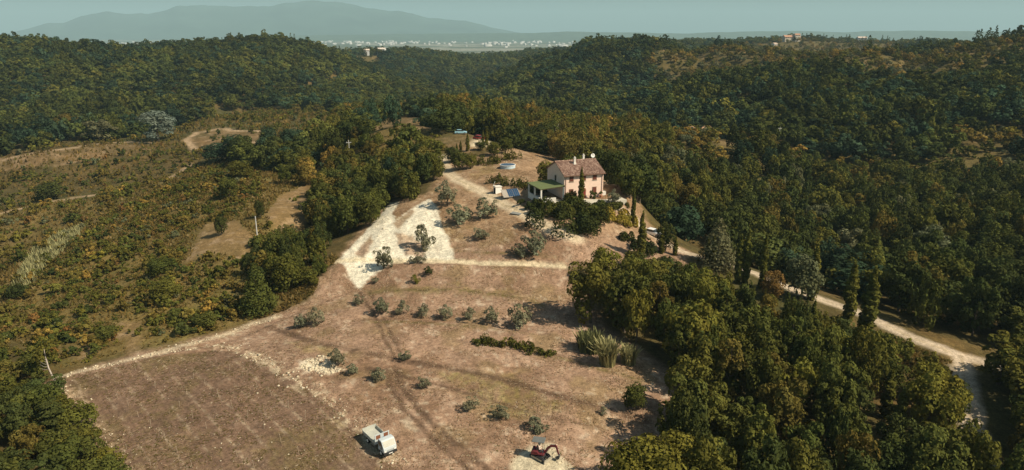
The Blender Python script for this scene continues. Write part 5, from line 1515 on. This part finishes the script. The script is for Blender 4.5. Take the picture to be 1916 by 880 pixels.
# ------------------------------------------------------------------ vineyard stakes, stones, tufts
def stakes():
    me = None
    Z = [(935, 270), (745, 320), (1187, 275), (1260, 315), (1330, 360), (1060, 365), (1410, 410), (1128, 405), (1490, 460), (853, 415), (797, 370), (1200, 465), (985, 520), (1583, 525), (1275, 520), (1675, 580), (1057, 585), (1360, 580),
         (1133, 640), (1450, 640), (1775, 650), (1543, 715), (1642, 785), (1745, 860), (1303, 795), (1395, 855), (1055, 855), (705, 515), (645, 475), (540, 365), (908, 705), (975, 770), (760, 575), (830, 635)]
    P = [(a / 2.933, 580 + b / 2.933 + 4) for a, b in Z] + [(897, 733), (1128, 788), (1058, 768), (282, 872), (840, 700)]
    for px, py in P:
        x, y = at(px, py)
        if me is None:
            o = MB().cyl(0, 0, -.2, 1.05, .03, .022, 6).box(-.05, .05, -.05, .05, 1.05, 1.07).build('vine_stake', flat_mat('stake_wood', (.36, .28, .20), .9, .1, 0, .2, 5))
            me = o.data
        else:
            o = link('vine_stake', me)
        o['label'] = 'thin pale wooden stake standing in the young vineyard' if px < 800 else 'thin pale wooden stake in the weedy field right of the ruts'
        o['category'] = 'stake'; o['group'] = 'wooden stakes in the young vineyard' if px < 800 else 'wooden stakes in the weedy field'
        o.location = (x, y, H(x, y)); o.rotation_euler = (random.uniform(-.12, .12), random.uniform(-.12, .12), random.uniform(0, 3)); o.scale = (1, 1, random.uniform(.7, 1.15))
stakes()

def dense_points(P, n, g):
    P = np.array(P); lo, hi = P.min(0), P.max(0)
    x = g.uniform(lo[0], hi[0], n); y = g.uniform(lo[1], hi[1], n)
    m = inside(x, y, P)
    return x[m], y[m]
def tufts():
    g = np.random.default_rng(91)
    x, y = dense_points(DRYSLOPE, 200000, g)
    dens = fbm(x / 3, y / 3, 701, 3) + .4 * fbm(x / .8, y / .8, 711, 2)
    m = dens > -.05
    m &= off_roads(x, y, .1)
    for P in CLAY + [SAND]:
        m &= ~inside(x, y, P)
    x, y = x[m], y[m]
    invine = inside(x, y, VINE)
    x, y, invine = x[:60000], y[:60000], invine[:60000]
    n = len(x); z = H(x, y)
    L_ = g.uniform(.22, .6, n); w = g.uniform(.03, .085, n); a = g.normal(-1.57, .75, n)      # straw lying mostly down the slope
    tx = x + np.cos(a) * L_; ty = y + np.sin(a) * L_; tz = H(tx, ty)
    hgt = g.uniform(.03, .16, n)
    V = np.empty((n, 3, 3))
    V[:, 0] = np.stack([x + np.sin(a) * w, y - np.cos(a) * w, z + .02], -1); V[:, 1] = np.stack([x - np.sin(a) * w, y + np.cos(a) * w, z + .02], -1)
    V[:, 2] = np.stack([tx, ty, tz + hgt], -1)
    me = mesh_np('dry_grass', V.reshape(-1, 3), np.arange(3 * n).reshape(-1, 3), (leaf_mat('dry_grass', 'object', .35),))
    c = np.array([(.46, .32, .20), (.34, .215, .125), (.54, .43, .30), (.20, .13, .07), (.20, .16, .06)])[g.choice(5, n, p=[.34, .3, .16, .12, .08])]
    c = np.where((invine & (g.uniform(size=n) < .5))[:, None], np.array((.15, .12, .035)), c)
    colour_attr(me, 'lv', np.repeat(c * g.uniform(.75, 1.2, n)[:, None], 3, axis=0))
    o = link('dry_grass', me, None, 'dry brown grass tufts over the bare slope', 'grass', None, 'stuff'); o.color = (1, 1, 1, 1)
tufts()
STRIP = poly((470, 600), (530, 585), (595, 545), (650, 492), (622, 478), (560, 530), (468, 582))
FORK = poly((1640, 622), (1720, 652), (1788, 680), (1795, 730), (1700, 700))
def ochre_grass():
    g = np.random.default_rng(97)
    X, Y = [], []
    for P, n in ((NEARLEFT, 60000), (HOLLOW_GAP, 9000), (P_HOLLOW, 14000), (STRIP, 7000), (FORK, 3000)):
        x, y = dense_points(P, n, g); X.append(x); Y.append(y)
    x = np.concatenate(X); y = np.concatenate(Y)
    m = off_roads(x, y, .1) & ~inside(x, y, DRYSLOPE) & (fbm(x / 4, y / 4, 721, 3) > -.25)
    for B in BARE[:5]:
        m &= ~inside(x, y, B)
    x, y = x[m], y[m]
    n = len(x); z = H(x, y)
    k_ = np.hypot(x, y) / 140
    hgt = g.uniform(.2, .65, n) * k_; w = g.uniform(.12, .34, n) * k_; a = g.uniform(0, 6.28, n)
    V = np.empty((n, 3, 3))
    V[:, 0] = np.stack([x - np.cos(a) * w, y - np.sin(a) * w, z - .03], -1); V[:, 1] = np.stack([x + np.cos(a) * w, y + np.sin(a) * w, z - .03], -1)
    V[:, 2] = np.stack([x + g.normal(size=n) * .35, y + g.normal(size=n) * .35, z + hgt], -1)
    me = mesh_np('ochre_grass', V.reshape(-1, 3), np.arange(3 * n).reshape(-1, 3), (leaf_mat('ochre_grass', 'object', .5),))
    c = np.array([(.25, .165, .052), (.20, .14, .045), (.165, .125, .038), (.13, .115, .032), (.30, .22, .10)])[g.choice(5, n, p=[.3, .3, .2, .14, .06])]
    colour_attr(me, 'lv', np.repeat(c * g.uniform(.75, 1.2, n)[:, None], 3, axis=0))
    o = link('ochre_grass', me, None, 'ochre and brown grass between the shrubs of the left slope', 'grass', None, 'stuff'); o.color = (1, 1, 1, 1)
ochre_grass()
def stones():
    g = np.random.default_rng(93)
    bm = bmesh.new(); bmesh.ops.create_icosphere(bm, subdivisions=1, radius=1)
    bm.verts.ensure_lookup_table()
    v0 = np.array([v.co[:] for v in bm.verts]); f0 = np.array([[v.index for v in f.verts] for f in bm.faces]); bm.free()
    X, Y, S = [], [], []
    def along(P, n, spread, s):
        P = np.array(P); L_ = np.hypot(*(P[1:] - P[:-1]).T); cum = np.concatenate([[0], np.cumsum(L_)]); t = g.uniform(0, cum[-1], n)
        X.extend(np.interp(t, cum, P[:, 0]) + g.normal(size=n) * spread); Y.extend(np.interp(t, cum, P[:, 1]) + g.normal(size=n) * spread); S.extend(g.gamma(2, s, n))
    along(ROADS[10][0], 420, .6, .07); along(rim_left, 260, 1.0, .06); along(rim_right, 380, .8, .07)
    x, y = dense_points(poly_rock, 500, g); X.extend(x); Y.extend(y); S.extend(g.gamma(2, .11, len(x)))
    x, y = dense_points(VINE, 900, g); X.extend(x); Y.extend(y); S.extend(g.gamma(2, .035, len(x)))
    x, y = dense_points(CLAY[0], 260, g); X.extend(x); Y.extend(y); S.extend(g.gamma(2, .08, len(x)))
    x, y = dense_points(poly((1010, 850), (1036, 825), (1062, 862), (1050, 872)), 120, g); X.extend(x); Y.extend(y); S.extend(g.gamma(2, .08, len(x)))
    X, Y, S = np.array(X), np.array(Y), np.clip(np.array(S) * .55, .025, .26)
    n = len(X); Z = H(X, Y)
    sc_ = S[:, None, None] * np.stack([g.uniform(.7, 1.3, n), g.uniform(.7, 1.3, n), g.uniform(.4, .8, n)], -1)[:, None, :]
    V = v0[None] * sc_ * (1 + .25 * g.normal(size=(n, len(v0), 1))) + np.stack([X, Y, Z + S * .15], -1)[:, None, :]
    Fq = (np.arange(n)[:, None, None] * len(v0) + f0[None]).reshape(-1, 3)
    me = mesh_np('stones', V.reshape(-1, 3), Fq, (flat_mat('pale_stone', (.52, .44, .31), .95, .1, 0, .25, .6),))
    link('stones', me, None, 'pale stones and clods strewn along the field edges', 'stones', None, 'stuff')
stones()

# ------------------------------------------------------------------ far houses and the town
def far_house(px, D, zoff, L_, W_, he, rz, wall, roofc, label, hip=False):
    x, y = D * (px - 958) / 1345.0, D
    o = root('country_house', x, y, rz, label, 'house', z=H(x, y) + zoff)
    mw = flat_mat('far_wall', tuple(q * .72 for q in wall), .9, .1, 0, .06, .5); mr = flat_mat('far_roof', roofc, .95, .1, 0, .15, .6)
    rr = W_ * .22
    MB().prism([(-W_ / 2, -3), (W_ / 2, -3), (W_ / 2, he), (0, he + rr), (-W_ / 2, he)], -L_ / 2, L_ / 2, 'x').build('wall', mw, o)
    MB().prism([(-W_ / 2 - .5, he - .22), (0, he + rr + .01), (W_ / 2 + .5, he - .22), (W_ / 2 + .5, he + .05), (0, he + rr + .28), (-W_ / 2 - .5, he + .05)], -L_ / 2 - .4, L_ / 2 + .4, 'x').build('roof', mr, o)
    n = max(2, int(L_ / 3.5))
    for i in range(n):
        u = -L_ / 2 + L_ * (i + .5) / n
        MB().box(u - .5, u + .5, -W_ / 2 - .04, -W_ / 2 + .05, he - 1.8, he - .6).build('window', M_SHUT, o)
    MB().box(-.6, .6, -W_ / 2 - .05, -W_ / 2 + .05, 0, 2.1).build('door', M_SHUT, o)
    return o
far_house(1478, 1150, 1, 26, 12, 6, .1, (.75, .66, .52), (.42, .24, .16), 'long pale villa with red roof on the far right hill')
far_house(1488, 1146, 1, 8, 8, 9, .1, (.80, .74, .62), (.42, .24, .16), 'pale square block at the right end of the far villa')
far_house(1610, 1235, 3, 14, 9, 6, -.2, (.80, .80, .76), (.55, .45, .38), 'white house among trees right of the far villa')
far_house(1448, 1100, 1, 7, 6, 4, .5, (.80, .78, .72), (.5, .38, .3), 'tiny white house below the far villa')
far_house(686, 1105, 3, 8, 7, 5, .2, (.80, .80, .76), (.6, .5, .42), 'small white house at the edge of the far pale field')
far_house(714, 1120, 3, 12, 9, 7, -.1, (.82, .82, .80), (.6, .52, .45), 'white house right of the far pale field')
far_house(637, 1060, 4, 9, 6, 4, .2, (.75, .75, .72), (.5, .45, .4), 'low whitish house left of the far pale field')
x, y = at(1305, 258)
fh = far_house(958 + 1345 * x / y, y, .2, 12, 9, 3.4, .25, (.60, .48, .36), (.40, .24, .15), 'low farmhouse with brown tiled roof in the right hollow')

def town():
    g = np.random.default_rng(95)
    mb_v, mb_f = [], []
    cols = []
    n = 320
    px = np.concatenate([g.uniform(60, 700, 100), g.normal(820, 150, 120), g.uniform(900, 1300, 60), g.uniform(1280, 1700, 40)]); D = g.uniform(5600, 8300, n) + g.normal(size=n) * 200
    ox = np.array([(-1, -1), (1, -1), (1, 1), (-1, 1)])
    V = np.empty((n, 10, 3)); 
    x = D * (px - 958) / 1345.0; z = H(x, D)
    a = g.uniform(0, 1.57, n); L_ = g.uniform(5, 16, n) * g.choice([1, 1, 1, 2.2], n); W_ = g.uniform(6, 14, n); hh = g.uniform(5, 14, n)
    for k in range(4):
        dx = ox[k][0] * L_ * np.cos(a) - ox[k][1] * W_ * np.sin(a); dy = ox[k][0] * L_ * np.sin(a) + ox[k][1] * W_ * np.cos(a)
        V[:, k] = np.stack([x + dx, D + dy, z - 4], -1); V[:, 4 + k] = np.stack([x + dx, D + dy, z + hh], -1)
    for k, s in ((8, -1), (9, 1)):
        V[:, k] = np.stack([x + s * L_ * np.cos(a), D + s * L_ * np.sin(a), z + hh + W_ * .35], -1)
    quads = np.array([[0, 1, 5, 4], [1, 2, 6, 5], [2, 3, 7, 6], [3, 0, 4, 7], [4, 5, 9, 8], [6, 7, 8, 9]])
    Fq = (np.arange(n)[:, None, None] * 10 + quads[None]).reshape(-1, 4)
    me = mesh_np('distant_town', V.reshape(-1, 3), Fq, (flat_mat('town_wall', (.42, .41, .38), .9, .1, 0, .3, .01),))
    link('distant_town', me, None, 'far pale town spread over the plain under the mountains', 'town', None, 'stuff')
town()

# ------------------------------------------------------------------ haze
def build_haze():
    bm = bmesh.new()
    bmesh.ops.create_cube(bm, size=1)
    for v in bm.verts:
        v.co = Vector((v.co.x * 60000, v.co.y * 60000, -62 if v.co.z < 0 else 900))
    me = bpy.data.meshes.new('haze'); bm.to_mesh(me); bm.free()
    m, N, L, out = new_mat('haze')
    p = N.new('ShaderNodeVolumePrincipled')
    p.inputs['Color'].default_value = (.62, .92, 1.0, 1)
    p.inputs['Density'].default_value = 0.00009
    p.inputs['Anisotropy'].default_value = 0.0
    L.new(p.outputs[0], out.inputs['Volume'])
    me.materials.append(m)
    link('haze', me, kind='stuff', label='thin teal summer haze over the hills and the plain', cat='haze')
build_haze()
